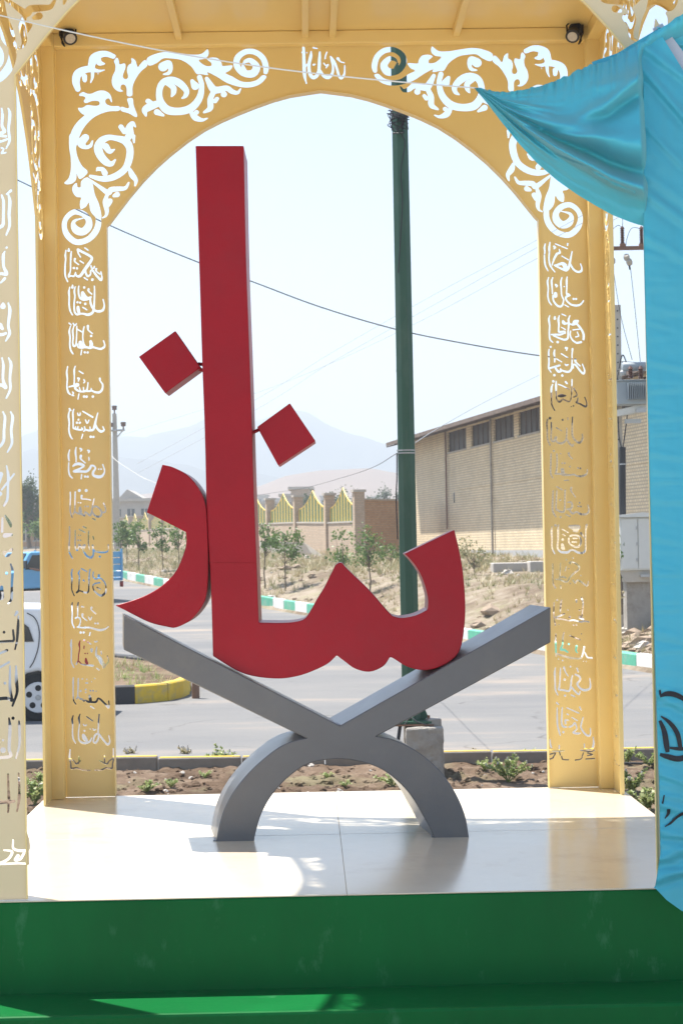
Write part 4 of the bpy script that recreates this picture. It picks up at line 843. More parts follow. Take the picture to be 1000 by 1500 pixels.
for y in ys:
    bottom = 0
    for u in us:
        yy_ = y
        if isinstance(u, tuple):
            x = edge_x(y)+1.2-8*u[1]*0; q = drape(edge_x(y)+.6, min(y, 1299)); b.v.append((q.x+u[1]+u[2]*.17, q.y+u[2], q.z)); continue
        xr_ = np.interp(y, [40, 105, 190, 290], [961, 1001, 1062, 1120]); x = edge_x(y)+(xr_-edge_x(y))*u**1.15
        # lower hem curls down to the right
        hem = np.interp(x, [958, 975, 1000, 1060, 1120], [1300, 1318, 1336, 1330, 1330])
        yc = min(y, hem)
        b.v.append(tuple(drape(x, yc)+Vector((0, 0, 0))))
nx = len(us)
b.f = [(j*nx+i, (j+1)*nx+i, (j+1)*nx+i+1, j*nx+i+1) for j in range(len(ys)-1) for i in range(nx-1)]; b.m = [0]*len(b.f)
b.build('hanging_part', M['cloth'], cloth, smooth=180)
# flap pulled out to the left by a cord
topc = [(695, 128), (712, 131), (735, 135), (760, 132), (790, 126), (815, 118), (840, 106), (863, 95), (885, 90), (905, 80), (930, 68), (962, 44), (1000, 20)]
botc = [(695, 130), (712, 150), (735, 180), (760, 211), (785, 238), (815, 264), (845, 285), (870, 300), (895, 314), (920, 324), (944, 332), (968, 345), (1000, 365)]
def flap(s, t):
    i = s*(len(topc)-1)
    tx = np.interp(i, range(len(topc)), [p[0] for p in topc]); ty = np.interp(i, range(len(topc)), [p[1] for p in topc])
    bx = np.interp(i, range(len(botc)), [p[0] for p in botc]); by = np.interp(i, range(len(botc)), [p[1] for p in botc])
    x, y = tx+(bx-tx)*t, ty+(by-ty)*t
    w = math.hypot(bx-tx, by-ty)/200
    off = 0
    # long folds fanning from the tip
    g = lambda c, wd: math.exp(-((t-c)/wd)**2)
    body = min(1, w*1.5)
    cc = .80-.30*(1-s)**1.6
    off += (.12*g(cc, .045) - .085*g(cc-.09, .06) + .05*g(cc-.24, .08)) * body * sstep(.14, .42, s)
    off += (.05*g(.10+.55*(1-s), .05) - .03*g(.17+.55*(1-s), .05))*sstep(.45, .7, s)
    off += .045*g(.60-.15*s, .03)*body*sstep(.1, .3, s)*(1-sstep(.45, .75, s))
    for c, a, wd in ((.20, .028, .03), (.30, -.025, .03), (.38, .035, .03), (.50, .03, .03), (.62, -.03, .035), (.70, .03, .03)):
        off += a*g(c+.25*s, wd)*body*1.0*(1-sstep(.2, .5, s))
    off += (.04*g(.16, .05)-.03*g(.26+.1*(1-s), .05))*sstep(.5, .8, s)*.8
    off -= .22*w*max(0, t-.84-.05*(1-s))**1.3*1.6                     # lower band turns under
    off += .085*math.sin(min(1, t*1.1)*math.pi)*w
    gz_ = fbm(s*38, 1.3, 2)
    off += (.014*math.sin(s*150+5*gz_+9*t)+.02*gz_)*math.exp(-t/.09)*(1-s*.6)          # gathered top edge
    off += .007*fbm(s*9, t*14, 3)
    off *= 1.25
    k_ = sstep(.835, .87, s)*sstep(.0, .12, t); off = off*(1-k_) - .11*k_                    # slips behind the hanging part
    jag = 3.2*fbm(s*44, .7, 2)*math.exp(-t/.05)+.8*math.sin(s*95+1+3*gz_)*math.exp(-t/.06)
    return P(x, y+jag, CY-.03-off)
b = MB(); ns, nt_ = 150, 90
for i in range(ns+1):
    for j in range(nt_+1): b.v.append(tuple(flap(i/ns, j/nt_)))
b.f = [(i*(nt_+1)+j, i*(nt_+1)+j+1, (i+1)*(nt_+1)+j+1, (i+1)*(nt_+1)+j) for i in range(ns) for j in range(nt_)]; b.m = [0]*len(b.f)
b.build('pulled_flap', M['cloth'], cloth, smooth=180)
# underside layer of the flap, folded back along the lower edge
b = MB()
for i in range(61):
    s = i/60*.8
    for j in range(13):
        t = .72+.28*j/12; p = flap(s, t); k = 1-j/12
        b.v.append((p.x+.004, p.y+.012+.05*math.sin(k*2.2)*s, p.z-.004*k))
b.f = [(i*13+j, i*13+j+1, (i+1)*13+j+1, (i+1)*13+j) for i in range(60) for j in range(12)]; b.m = [0]*len(b.f)
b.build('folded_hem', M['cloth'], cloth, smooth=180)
# print on the cloth (900,860) scale 3.125
PR = [(900, 860, 3.12, "205 500 5 235 488 11 275 492 12 320 515 10 380 560 9;210 590 3 250 620 9 285 670 11 300 740 9;205 610 7 225 660 12 235 720 13 240 755 9;205 765 7 240 775 12 290 785 13 340 770 12 420 740 10;250 735 5 300 740 8 330 735 6;225 950 3 217 990 4;245 1015 8 243 1035 7 228 1058 2;228 1095 2 255 1078 5 285 1050 6 320 1035 7 380 1050 5"),
      (900, 860, 3.12, "205 470 4 207 492 5")]
prs = [s for g in PR for s in parse(g)]
for s in prs:
    b = MB()
    c = catmull(s, 8); L = []; R2 = []
    for i, (x, y, r) in enumerate(c):
        a = c[max(0, i-1)]; d = c[min(len(c)-1, i+1)]-a; l = math.hypot(d[0], d[1])+1e-9; nx_, ny_ = -d[1]/l*r, d[0]/l*r
        row = []
        for q in (-1, -.33, .33, 1):
            X, Y = x+nx_*q, y+ny_*q; X = max(X, edge_x(Y)+1)
            row.append(P(X, Y, CY-drape_off(X, Y)-.006))
        L.append(row)
    n0 = len(b.v)
    for row in L: b.v += [tuple(p) for p in row]
    for i in range(len(L)-1):
        for q in range(3): b.f.append((n0+i*4+q, n0+i*4+q+1, n0+(i+1)*4+q+1, n0+(i+1)*4+q)); b.m.append(0)
    b.build('printed_stroke', M['ink'], cloth, smooth=180)
# the pale roller edge beside the flap and the cord
b = MB(); b.prism([P(955, 42, CY+.02), P(969, 34, CY+.02), P(1034, 122, CY+.02), P(1022, 136, CY+.02)], (0, .004, 0)); o = b.build('lining_strip', paint('pale_lilac_lining', (.42, .45, .52), .6, .05), cloth)
b = MB(); A = P(-60, 8, CY+.02); B_ = P(697, 129, CY-.03); n = 24
pts = [A+(B_-A)*(i/n)+Vector((0, 0, -.05*math.sin(math.pi*i/n))) for i in range(n+1)]
b.tube(pts, .0028, 6); o = b.build('cord', M['string']); tag(o, 'thin white cord stretched across the pavilion front to the tip of the blue cloth', 'cord')
# ------------------------------------------------------------------ green street pole on a concrete block
gp = P(598.5, 890, 17.6); px, py = gp.x, 17.6
blk = wthing('concrete_footing', (px, py, .02), 0, 'rough concrete footing block at the kerb under the green pole', 'footing')
b = MB()
nb = 7
c0 = P(596, 1105, 17.3); c1 = P(650, 1105, 17.3); x0, x1 = c0.x-.01, c1.x; zt = P(620, 1066, 17.3).z
b.bbox((x0, 17.3, -.1), (x1, 17.95, zt)); o = b.build('footing_block', M['concrete'], blk, bevel=.02)
sb = o.modifiers.new('sub', 'SUBSURF'); sb.subdivision_type = 'SIMPLE'; sb.levels = sb.render_levels = 4
tx = bpy.data.textures.new('rough', 'CLOUDS'); tx.noise_scale = .09; dm = o.modifiers.new('d', 'DISPLACE'); dm.texture = tx; dm.strength = .03; dm.texture_coords = 'GLOBAL'
b = MB(); s0 = P(632, 1064, 17.4); b.box((s0.x+.02, 17.5, zt+.03), (.12, .14, .07), .2); b.build('broken_brick', M['concrete'], blk, bevel=.01)
pole = wthing('street_pole', (px, py, zt), 0, 'tall dark green octagonal steel pole standing behind the pavilion arch', 'pole')
b = MB(); b.tube([(px+.005, py, zt+.02), (px, py, 5.0), (px-.01, py, 9.6)], [.088, .080, .068], 8, ph=math.pi/8); b.build('pole_shaft', M['pole'], pole)
b = MB(); b.box((px, py, zt+.035), (.36, .36, .02)); b.build('base_plate', M['pole'], pole)
b = MB(); b.box((px, py, zt+.012), (.40, .40, .012)); b.build('levelling_plate', M['rust'], pole)
for k in range(4):
    a = k*math.pi/2+.12; d = Vector((math.cos(a), math.sin(a), 0)); q = Vector((-d.y, d.x, 0))*.006
    p0 = Vector((px, py, zt+.046)); b = MB()
    b.prism([p0+d*.07-q, p0+d*.17-q, p0+d*.08+Vector((0, 0, .22))-q, p0+d*.07+Vector((0, 0, .22))-q], q*2); b.build('gusset', M['pole'], pole)
    d2 = Vector((math.cos(a+.785), math.sin(a+.785), 0)); b = MB(); b.tube([p0+d2*.2-Vector((0, 0, .03)), p0+d2*.2+Vector((0, 0, .05))], .012, 8); b.build('anchor_bolt', M['rust'], pole)
b = MB(); b.tube([P(582, 1090, 17.45), P(586, 1062, 17.45), P(591, 1045, 17.5), P(597, 1042, 17.52)], .016, 8); b.build('power_lead', M['wire'], pole, 60)
b = MB(); b.tube([P(592, 1062, 17.38), P(600, 1050, 17.38), P(612, 1058, 17.38), P(625, 1062, 17.38)], .006, 6); b.build('power_lead', M['wire'], pole, 60)
random.seed(4)
for k in range(9):   # tangle of leads near the top
    pts = [P(random.uniform(566, 600), random.uniform(160, 196), py-.1+random.uniform(-.04, .02)) for _ in range(5)]
    c = catmull([tuple(p) for p in pts], 6); b = MB(); b.tube([Vector(p) for p in c], .0045, 5); b.build('lead_tangle', M['wire'], pole, 60)
b = MB(); c = catmull([tuple(P(x, y, py-.1)) for x, y in ((594, 168), (588, 195), (593, 210), (587, 250), (589, 300), (583, 400))], 6); b.tube([Vector(p) for p in c], .005, 5); b.build('lead_tangle', M['wire'], pole, 60)
for y_, nm in ((660, 'lead_wrap'), (664, 'lead_wrap'), (543, 'pole_joint')):
    q = P(590, y_, py); b = MB(); b.tube([(px, py, q.z-.006), (px, py, q.z+.006)], .091 if nm == 'lead_wrap' else .083, 8, ph=math.pi/8); b.build(nm, M['metal'] if nm == 'lead_wrap' else M['pole'], pole)
b = MB(); c = catmull([tuple(P(x, y, py-.1)) for x, y in ((581, 664), (581, 700), (580, 730), (582, 790))], 6); b.tube([Vector(p) for p in c], .006, 5); b.build('lead_drop', M['wire'], pole, 60)
# ------------------------------------------------------------------ overhead wires
def wire(pp, r, lab, m=None, name='overhead_wire'):
    c = catmull([tuple(P(*p)) for p in pp], 8); b = MB(); b.tube([Vector(p) for p in c], r, 5)
    o = b.build(name, m or M['wire'], smooth=60); tag(o, lab, 'wire')
wire([(-60, 226, 55), (33, 267, 55), (163, 331, 55), (290, 384, 55), (368, 412, 55), (470, 450, 55), (582, 483, 55), (690, 505, 55), (790, 521, 55), (860, 527, 55), (960, 533, 55)], .018, 'thick dark cable sagging from upper left across the sky behind the tall red bar')
wire([(300, 742, 60), (375, 726, 50), (440, 716, 40), (500, 700, 30), (545, 685, 22), (581, 664, 17.5)], .0035, 'dark cable climbing from the far lot to the middle of the green pole')
wire([(598, 655, 17.6), (640, 628, 20), (700, 594, 24), (745, 571, 28), (790, 549, 33), (825, 531, 37), (905, 492, 40)], .004, 'pale cable running from the green pole up to the right in front of the warehouse', M['metal'])
wire([(200, 680, 150), (375, 585, 120), (480, 520, 100), (620, 440, 80), (787, 351, 62), (950, 262, 50)], .010, 'upper of the faint thin wires climbing to the upper right', M['metal'])
wire([(200, 694, 150), (375, 600, 120), (480, 534, 100), (620, 455, 80), (787, 362, 62), (950, 275, 50)], .010, 'middle of the faint thin wires climbing to the upper right', M['metal'])
wire([(170, 640, 150), (290, 602, 130), (380, 574, 115), (480, 534, 98), (620, 468, 80), (787, 378, 62), (950, 296, 50)], .010, 'lowest of the faint thin wires climbing to the upper right', M['metal'])
wire([(164, 668, 120), (175, 678, 118), (205, 697, 116), (225, 706, 114), (300, 735, 110)], .014, 'slack white service wire dropping from the concrete pole on the left', M['string'])
# ------------------------------------------------------------------ warehouse
class Plane:
    """vertical wall line through two traced points; s runs along it"""
    def __init__(s, A, B):
        s.A = Vector((A.x, A.y, 0)); d = Vector((B.x-A.x, B.y-A.y, 0)); s.L = d.length; s.u = d.normalized(); s.n = Vector((s.u.y, -s.u.x, 0))
        if s.n.dot(Vector((0, -1, 0))) < 0: s.n = -s.n
        s.rz = math.atan2(s.u.y, s.u.x)
    def px(s, x, y):
        d = ray(x, y); t = (s.A-CAM).dot(s.n)/d.dot(s.n); p = CAM+d*t; return (p-s.A).dot(s.u), p.z
A = P(606, 640, 103); B_ = P(800, 590, 76.5); wp = Plane(A, B_)
# local frame: x along wall towards the camera side, y away from the viewer
sgn = 1 if Vector((-wp.u.y, wp.u.x, 0)).dot(wp.n) < 0 else -1
wh = thing('warehouse', wp.A, wp.rz, 'long pale yellow brick warehouse with dark high windows and a rusty flat roof edge', 'warehouse')
YB = sgn   # sign of local y pointing away from viewer
M['wbrick'] = brickmat('pale_yellow_brick', (.74, .60, .38), (.83, .70, .48), (.54, .44, .31), .26, .115, .022, .9)
M['obrick'] = brickmat('orange_brown_brick', (.52, .29, .14), (.62, .39, .21), (.38, .28, .2), .24, .085, .014, .8)
M['tbrick'] = brickmat('tan_brick', (.50, .36, .24), (.58, .44, .31), (.40, .33, .26), .24, .085, .014, .8)
M['oldsheet'] = paint('weathered_dark_sheet', (.055, .045, .04), .6, .35, 1.2, .05, 20, dirt=(.13, .11, .09), dscale=1.4, damt=.7, stretch=(3, 1, .4))
M['roofedge'] = paint('rusty_roof_sheet', (.13, .09, .07), .8, .3, 2, .1, 10, dirt=(.25, .19, .14), dscale=3, damt=.6)
def lbox(mb, s0, s1, y0, y1, z0, z1): 
    a, c = sorted((y0*YB, y1*YB)); mb.bbox((s0, a, z0), (s1, c, z1)); return mb
SE = wp.px(1075, 600)[0]; EZ = 7.75
zb = wp.px(760, 640)[1]+.05; 
wins = [(655, 682), (689.5, 718), (722.5, 752), (759, 790), (799, 826), (833, 862), (902, 932), (940, 975)]
ws = [(wp.px(a, 630)[0], wp.px(c, 630)[0]) for a, c in wins]
b = MB(); lbox(b, 0, SE, 0, .35, .6, zb); 
prev = 0
for s0, s1 in ws: lbox(b, prev, s0, 0, .35, zb+.0, EZ-.12); prev = s1
lbox(b, prev, SE, 0, .35, zb, EZ-.12); lbox(b, 0, SE, 0, .35, EZ-.12, EZ)
lbox(b, 0, .35, .35, 12, .6, EZ); b.build('wall', M['wbrick'], wh)
for s0, s1 in ws:
    b = MB(); lbox(b, s0, s1, .12, .15, zb, EZ-.12); w = b.build('window', M['oldsheet'], wh)
    n = 4
    for k in range(n+1):
        b = MB(); x = s0+(s1-s0)*k/n; lbox(b, x-.025, x+.025, .08, .118, zb, EZ-.12); b.build('mullion', M['roofedge'], w)
    b = MB(); lbox(b, s0-.05, s1+.05, -.05, .12, zb-.07, zb-.002); b.build('sill', M['conc2'], w)
b = MB(); b.prism([Vector((-.4, y_*YB, z_)) for y_, z_ in ((-1.45, EZ-.32), (0, EZ+.02), (7, EZ+1.3), (14, EZ-.1), (14, EZ+.1), (7, EZ+1.5), (-1.45, EZ-.14))], (SE+.4, 0, 0)); b.build('roof', M['roofedge'], wh)
for k in range(26):
    b = MB(); x = -.6+k*2.2; b.prism([Vector((x, y_*YB, z_)) for y_, z_ in ((-1.4, EZ-.38), (0, EZ-.06), (0, EZ+.01), (-1.4, EZ-.32))], (.09, 0, 0)); 
    if x < SE: b.build('rafter_end', M['roofedge'], wh)
for (xt, yt, xb, yb_, r) in ((654.5, 622, 656, 775, .045), (720.5, 606, 721, 818, .05), (850, 575, 856, 830, .05)):
    s0, z0 = wp.px(xt, yt); s1, z1 = wp.px(xb, yb_)
    b = MB(); b.tube([(s0, -.10*YB, EZ-.05), (s0, -.10*YB, z1)], r, 8); b.build('downpipe', M['rust'] if r < .05 else M['concrete'], wh, 60)
sl0 = wp.px(672, 716); b = MB(); lbox(b, sl0[0], SE, -.03, 0, sl0[1]-.04, sl0[1]+.04); b.build('string_course', M['wbrick'], wh)
zbase = wp.px(760, 806)[1]
b = MB(); lbox(b, wp.px(690, 800)[0], SE, -.02, 0, .6, zbase); b.build('base_course', paint('grey_blue_render', (.42, .43, .44), .9, .08, 2), wh)
b = MB(); q = wp.px(665, 729); lbox(b, q[0]-.08, q[0]+.08, -.03, 0, q[1]-.25, q[1]+.25); b.build('vent', M['glass'], wh)
# ------------------------------------------------------------------ brick fence with iron panels
fe = wthing('brick_fence', P(526, 806, 92), 0, 'low tan brick wall with pillars and peaked yellow and green iron panels along the lot', 'fence')
M['iyel'] = paint('yellow_iron_paint', (.55, .38, .05), .5, .1); M['igrn'] = paint('green_iron_paint', (.05, .13, .06), .5, .1)
def fpos(x):
    m = (x-500+ (750-800)*-.0175*0)/FPX; Z = 20.25/(.21+m) if True else 0; return Z
xs_f = [526, 483, 437.5, 396.5, 358, 322, 290, 262, 240, 222, 205, 192, 180]
fp = []
for x in xs_f:
    Z = fpos(x); p = P(x, 800, Z); fp.append((p.x, Z, terrain(p.x, Z)))
for i, (x, y, z) in enumerate(fp):
    b = MB(); b.box((x, y, z+1.35), (.5, .5, 3.3), .2); pil = b.build('pillar', M['tbrick'], fe)
    b = MB(); b.box((x, y, z+3.06), (.64, .64, .12), .2); b.build('cap', M['conc2'], pil)
for (x0, y0, z0), (x1, y1, z1) in zip(fp, fp[1:]):
    d = Vector((x1-x0, y1-y0, z1-z0)); L = d.length; ang = math.atan2(d.y, d.x); u = d.normalized(); nrm = Vector((-u.y, u.x, 0)).normalized()
    a = Vector((x0, y0, z0))+u*.25; c = Vector((x1, y1, z1))-u*.25
    b = MB(); n = nrm*.14
    b.add([a-n+Vector((0, 0, -.5)), c-n+Vector((0, 0, -.5)), c+n+Vector((0, 0, -.5)), a+n+Vector((0, 0, -.5)), a-n+Vector((0, 0, 1.55)), c-n+Vector((0, 0, 1.55)), c+n+Vector((0, 0, 1.55)), a+n+Vector((0, 0, 1.55))],
          [(3, 2, 1, 0), (4, 5, 6, 7), (0, 1, 5, 4), (1, 2, 6, 5), (2, 3, 7, 6), (3, 0, 4, 7)])
    b.build('wall_bay', M['tbrick'], fe)
    b = MB(); n = nrm*.18
    b.add([a-n+Vector((0, 0, 1.552)), c-n+Vector((0, 0, 1.552)), c+n+Vector((0, 0, 1.552)), a+n+Vector((0, 0, 1.552)), a-n+Vector((0, 0, 1.63)), c-n+Vector((0, 0, 1.63)), c+n+Vector((0, 0, 1.63)), a+n+Vector((0, 0, 1.63))],
          [(3, 2, 1, 0), (4, 5, 6, 7), (0, 1, 5, 4), (1, 2, 6, 5), (2, 3, 7, 6), (3, 0, 4, 7)]); b.build('coping', M['conc2'], fe)
    b = MB(); ns_ = 19; prof = []
    for k in range(ns_):
        t = (k+.5)/ns_; p = a+(c-a)*t; hgt = .66+.95*(1-abs(2*t-1))**2.1; prof.append(p+Vector((0, 0, 1.64+hgt)))
        w = (c-a).length/ns_*.40; q = u*w; m = nrm*.03
        lo = p+Vector((0, 0, 1.64)); hi = p+Vector((0, 0, 1.64+hgt))
        b.add([lo-q-m, lo+q-m, lo+q+m, lo-q+m, hi-q-m, hi+q-m, hi+q+m, hi-q+m], [(0, 1, 5, 4), (1, 2, 6, 5), (2, 3, 7, 6), (3, 0, 4, 7), (4, 5, 6, 7)], k % 2)
    b.tube([p+Vector((0, 0, .03)) for p in prof], .05, 5, mi=0)
    for zz in (.15, .6): b.tube([a+Vector((0, 0, 1.64+zz)), c+Vector((0, 0, 1.64+zz))], .035, 5, mi=1)
    b.build('iron_panel', [M['iyel'], M['igrn']], fe)
# brick wall return towards the warehouse
A2 = Vector((fp[0][0], fp[0][1], 0)); c2 = P(600, 790, 97)
b = MB(); L = math.hypot(c2.x-A2.x, c2.y-A2.y)
rw_ = thing('brick_wall', (A2.x, A2.y, fp[0][2]), math.atan2(c2.y-A2.y, c2.x-A2.x), 'shaded orange brown brick boundary wall between the fence corner and the warehouse', 'wall')
b.bbox((.26, -.15, -.6), (L+.3, .15, 2.62)); b.build('wall_face', M['obrick'], rw_)
b = MB(); b.bbox((.2, -.2, 2.622), (L+.3, .2, 2.70)); b.build('coping', M['conc2'], rw_)
b = MB(); q0 = P(380, 806, 100); q1 = P(470, 812, 88)
b.prism([(q0.x, q0.y, 1.2), (q1.x, q1.y, 1.2), (q1.x, q1.y, q1.z+.0), (q1.x-.8, q1.y+2, q1.z+.55), (q0.x, q0.y, q0.z+.5)], (0, .4, 0)); o = b.build('retaining_wall', M['conc2']); tag(o, 'low broken pale concrete retaining wall in front of the brick fence', 'wall')
# concrete blocks by the warehouse foot
for (x0, x1, yt, yb_, lab) in ((722, 778, 824, 840, 'long low concrete block on the dry ground before the warehouse, left of the two'), (776, 800, 822, 840, 'short concrete block on the dry ground touching the arch edge, right of the two')):
    h0 = hit((x0+x1)/2, yb_-2); a = P(x0, yb_, h0.y); c = P(x1, yt, h0.y); b = MB(); b.bbox((a.x, h0.y, a.z-.3), (c.x, h0.y+1.2, c.z)); o = b.build('concrete_block', M['tplaster'] if 'tplaster' in M else M['plaster'], bevel=.03); tag(o, lab, 'block', 'concrete blocks before the warehouse')
# ------------------------------------------------------------------ trees
def crown(mb, c, rad, n, size, seed, clumps=14, hollow=.35, droop=.3):
    r = random.Random(seed); cl = []
    for _ in range(clumps):
        while True:
            v = Vector((r.uniform(-1, 1), r.uniform(-1, 1), r.uniform(-1, 1)))
            if .25 < v.length < 1: break
        cl.append((Vector((c[0]+v.x*rad[0]*.8, c[1]+v.y*rad[1]*.8, c[2]+v.z*rad[2]*.8)), r.uniform(.22, .46)))
    for _ in range(n):
        cc, cr = r.choice(cl)
        v = Vector((r.gauss(0, 1), r.gauss(0, 1), r.gauss(0, .8)))*cr*.5
        p = Vector((cc.x+v.x*rad[0], cc.y+v.y*rad[1], cc.z+v.z*rad[2]))
        s = size*r.uniform(.6, 1.3)
        d = Vector((r.uniform(-1, 1), r.uniform(-1, 1), r.uniform(-1, .5)-droop)).normalized(); e = d.cross(Vector((r.uniform(-1, 1), r.uniform(-1, 1), r.uniform(-1, 1)))).normalized()*.36
        mb.add([p, p+(d*.45+e)*s, p+d*s, p+(d*.45-e)*s], [(0, 1, 2, 3)])
    return cl
def tree(name, x, yb_, yt, wpx, label, cat='tree', group=None, Z=None, n=700, leaf=None, size_px=4.5, trunk=.42, seed=1, lean=0, clumps=14, thick=None):
    g = hit(x, yb_) if Z is None else P(x, yb_, Z)
    k = g.y/FPX; H = (yb_-yt)*k; Wd = wpx*k/2
    t = wthing(name, g, 0, label, cat, group)
    th = thick or max(.02, H*.012)
    top = Vector((g.x+lean*H, g.y, g.z+H))
    fork = g.lerp(top, trunk)
    b = MB(); b.tube([g-Vector((0, 0, .15)), g.lerp(fork, .5)+Vector((.02*H*math.sin(seed), 0, 0)), fork, fork.lerp(top, .6)], [th, th*.85, th*.75, th*.3], 7); b.build('trunk', M['bark'], t, 60)
    mb = MB(); cz = trunk+(1-trunk)*.52; c = g.lerp(top, cz)
    cl = crown(mb, c, (Wd, Wd*.9, H*(1-trunk)*.56), n, size_px*k, seed, clumps)
    lb = MB()
    for q, _ in cl: lb.tube([fork.lerp(top, random.Random(seed+int(q.x*99)).uniform(0, .4)), fork.lerp(q, .5)+Vector((0, 0, -.03*H)), q], [th*.45, th*.3, th*.12], 5)
    lb.build('limb', M['bark'], t, 60)
    mb.build('crown', M[leaf or 'leaf'], t)
    return t
SG = 'young saplings planted along the dry lot'
tree('sapling', 418, 866, 768, 58, 'small sapling with a thin pale trunk just right of the tall red bar', group=SG, n=620, seed=3, trunk=.40)
tree('sapling', 389, 862, 762, 44, 'sapling half hidden behind the right edge of the tall red bar', group=SG, n=480, seed=5, trunk=.45)
tree('sapling', 541, 868, 764, 66, 'sapling with a loose crown in front of the orange brick wall', group=SG, n=560, seed=8, trunk=.34, clumps=18)
tree('sapling', 503, 858, 776, 46, 'leafy young sapling behind the peak of the red letter', group=SG, n=330, seed=11, trunk=.25, clumps=12)
tree('shrub', 694, 842, 786, 56, 'grey green shrub at the foot of the warehouse wall behind the red letter end', 'shrub', n=420, seed=14, trunk=.12, size_px=3.6, clumps=16, leaf='drygreen')
tree('shrub', 572, 826, 796, 44, 'low green shrub at the foot of the orange brick wall', 'shrub', n=300, seed=15, trunk=.1, size_px=3.6, clumps=10)
tree('shrub', 588, 872, 830, 20, 'thin weedy shrub beside the foot of the green pole', 'shrub', n=60, seed=16, trunk=.4, size_px=3, clumps=6, leaf='drygreen')
for i, (x, yb_, yt, w_, lab) in enumerate(((178, 832, 758, 30, 'first sapling right of the left arch post'), (204, 834, 762, 38, 'second sapling right of the left arch post'), (186, 826, 764, 30, 'small sapling behind the two leftmost ones inside the arch'), (238, 838, 766, 40, 'broad low sapling between the left post and the curved red letter'), (262, 830, 762, 42, 'bushy sapling touching the edge of the curved red letter'), (285, 846, 770, 40, 'sapling mostly behind the curved red letter'), (54, 812, 758, 34, 'sapling by the kerb left of the near post gap'), (20, 815, 748, 40, 'sapling seen through the lettering of the front left post'), (128, 826, 756, 46, 'sapling seen through the lettering of the rear left post'), (340, 850, 770, 50, 'sapling hidden behind the tall red bar'))):
    tree('sapling', x, yb_, yt, w_, lab, group=SG, n=420, seed=30+i, trunk=.38, size_px=4)
tree('shrub', 909, 878, 776, 30, 'slender green shrub growing in front of the white cabinet', 'shrub', n=150, seed=51, trunk=.35, size_px=6, clumps=14, Z=35.5)
tree('shrub', 910, 888, 858, 14, 'dry brown weed at the foot of the transformer pole', 'shrub', n=40, seed=52, trunk=.3, size_px=4, clumps=5, Z=34.5, leaf='dry')
tree('broadleaf_tree', 44, 800, 697, 46, 'big dark round tree beyond the lot at the far left', Z=150, n=2600, seed=61, trunk=.2, size_px=3.4, clumps=40, leaf='leafd', thick=.2)
tree('broadleaf_tree', 66, 800, 728, 40, 'lower dark tree right beside the big one at the far left', Z=155, n=1400, seed=62, trunk=.2, size_px=3.4, clumps=26, leaf='leafd', thick=.2)
TG = 'distant trees behind the brick fence'
for i, (x, yt, w_, lab) in enumerate(((478, 717, 36, 'distant dark tree behind the first fence panel from the right'), (503, 714, 34, 'distant dark tree behind the peak of the last fence panel'), (452, 722, 24, 'distant dark tree touching the beige building'), (524, 719, 26, 'distant tree behind the corner pillar of the fence'), (560, 715, 34, 'distant tree above the orange brick wall'), (583, 722, 22, 'distant tree just left of the green pole above the wall'), (395, 738, 24, 'distant low tree behind the fence beside the tall red bar'), (541, 724, 18, 'smallest distant tree above the orange brick wall'))):
    tree('broadleaf_tree', x, 800, yt, w_, lab, Z=190+i*6, n=1100, seed=70+i, trunk=.25, size_px=3, clumps=22, leaf='leafd', thick=.2, group=TG)
# ------------------------------------------------------------------ far buildings
def house(x0, x1, yt, Z, lab, col=None, storeys=2, nw=3, name='house', cat='house', roofh=0, yb_=800, dep=9):
    a = P(x0, yt, Z); c = P(x1, yt, Z); z0 = 1.5
    t = wthing(name, (a.x, Z, z0), 0, lab, cat)
    m = col or M['plaster']
    b = MB(); b.bbox((a.x, Z, z0), (c.x, Z+dep, a.z)); b.build('wall', m, t)
    b = MB(); b.bbox((a.x-.4, Z-.5, a.z+.002), (c.x+.4, Z+dep, a.z+.35)); rf = b.build('roof', M['conc2'], t)
    if roofh:
        cx = a.x+(c.x-a.x)*.42; b = MB(); b.prism([(a.x+1, Z-.3, a.z+.352), (a.x+(c.x-a.x)*.8, Z-.3, a.z+.352), (cx, Z-.3, a.z+.352+roofh)], (0, dep, 0)); b.build('gable', m, rf)
    Hs = (a.z-P(x0, 770, Z).z)/storeys if storeys > 1 else a.z-P(x0, 770, Z).z
    for s_ in range(storeys):
        zt = a.z-.9-s_*3.3
        for k in range(nw):
            cx = a.x+(c.x-a.x)*(k+.5)/nw; w = (c.x-a.x)/nw*.26
            b = MB(); b.bbox((cx-w, Z-.06, zt-1.5), (cx+w, Z-.01, zt)); wn = b.build('window', M['glass'], t)
            b = MB()
            b.bbox((cx-w-.12, Z-.14, zt-1.62), (cx+w+.12, Z-.062, zt-1.5)); b.bbox((cx-.06, Z-.12, zt-1.5), (cx+.06, Z-.062, zt)); b.build('frame', M['conc2'], wn)
        b = MB(); b.bbox((a.x-.3, Z-.25, zt-2.35), (c.x+.3, Z-.0, zt-2.05)); b.build('floor_band', M['conc2'], t)
    return t
house(162, 222, 735, 230, 'unfinished grey two storey house with a low gable behind the left arch post', nw=3, roofh=1.1)
house(222, 300, 748, 270, 'long low grey building beyond the saplings, mostly behind the curved red letter', storeys=1, nw=5)
house(426, 455, 717, 260, 'tall beige block of flats on the skyline right of the tall red bar', col=M['tbrick'], nw=3)
house(412, 428, 727, 280, 'small dark roofed house left of the beige block of flats', storeys=1, nw=2)
house(370, 404, 738, 300, 'low pale house with a flat roof near the edge of the tall red bar', storeys=1, nw=3)
house(72, 150, 745, 240, 'low grey building seen only through the cut letters of the rear left post', storeys=1, nw=4)
house(30, 62, 752, 170, 'long low brown building under the dark trees at the far left', col=M['obrick'], storeys=1, nw=2)
random.seed(5)
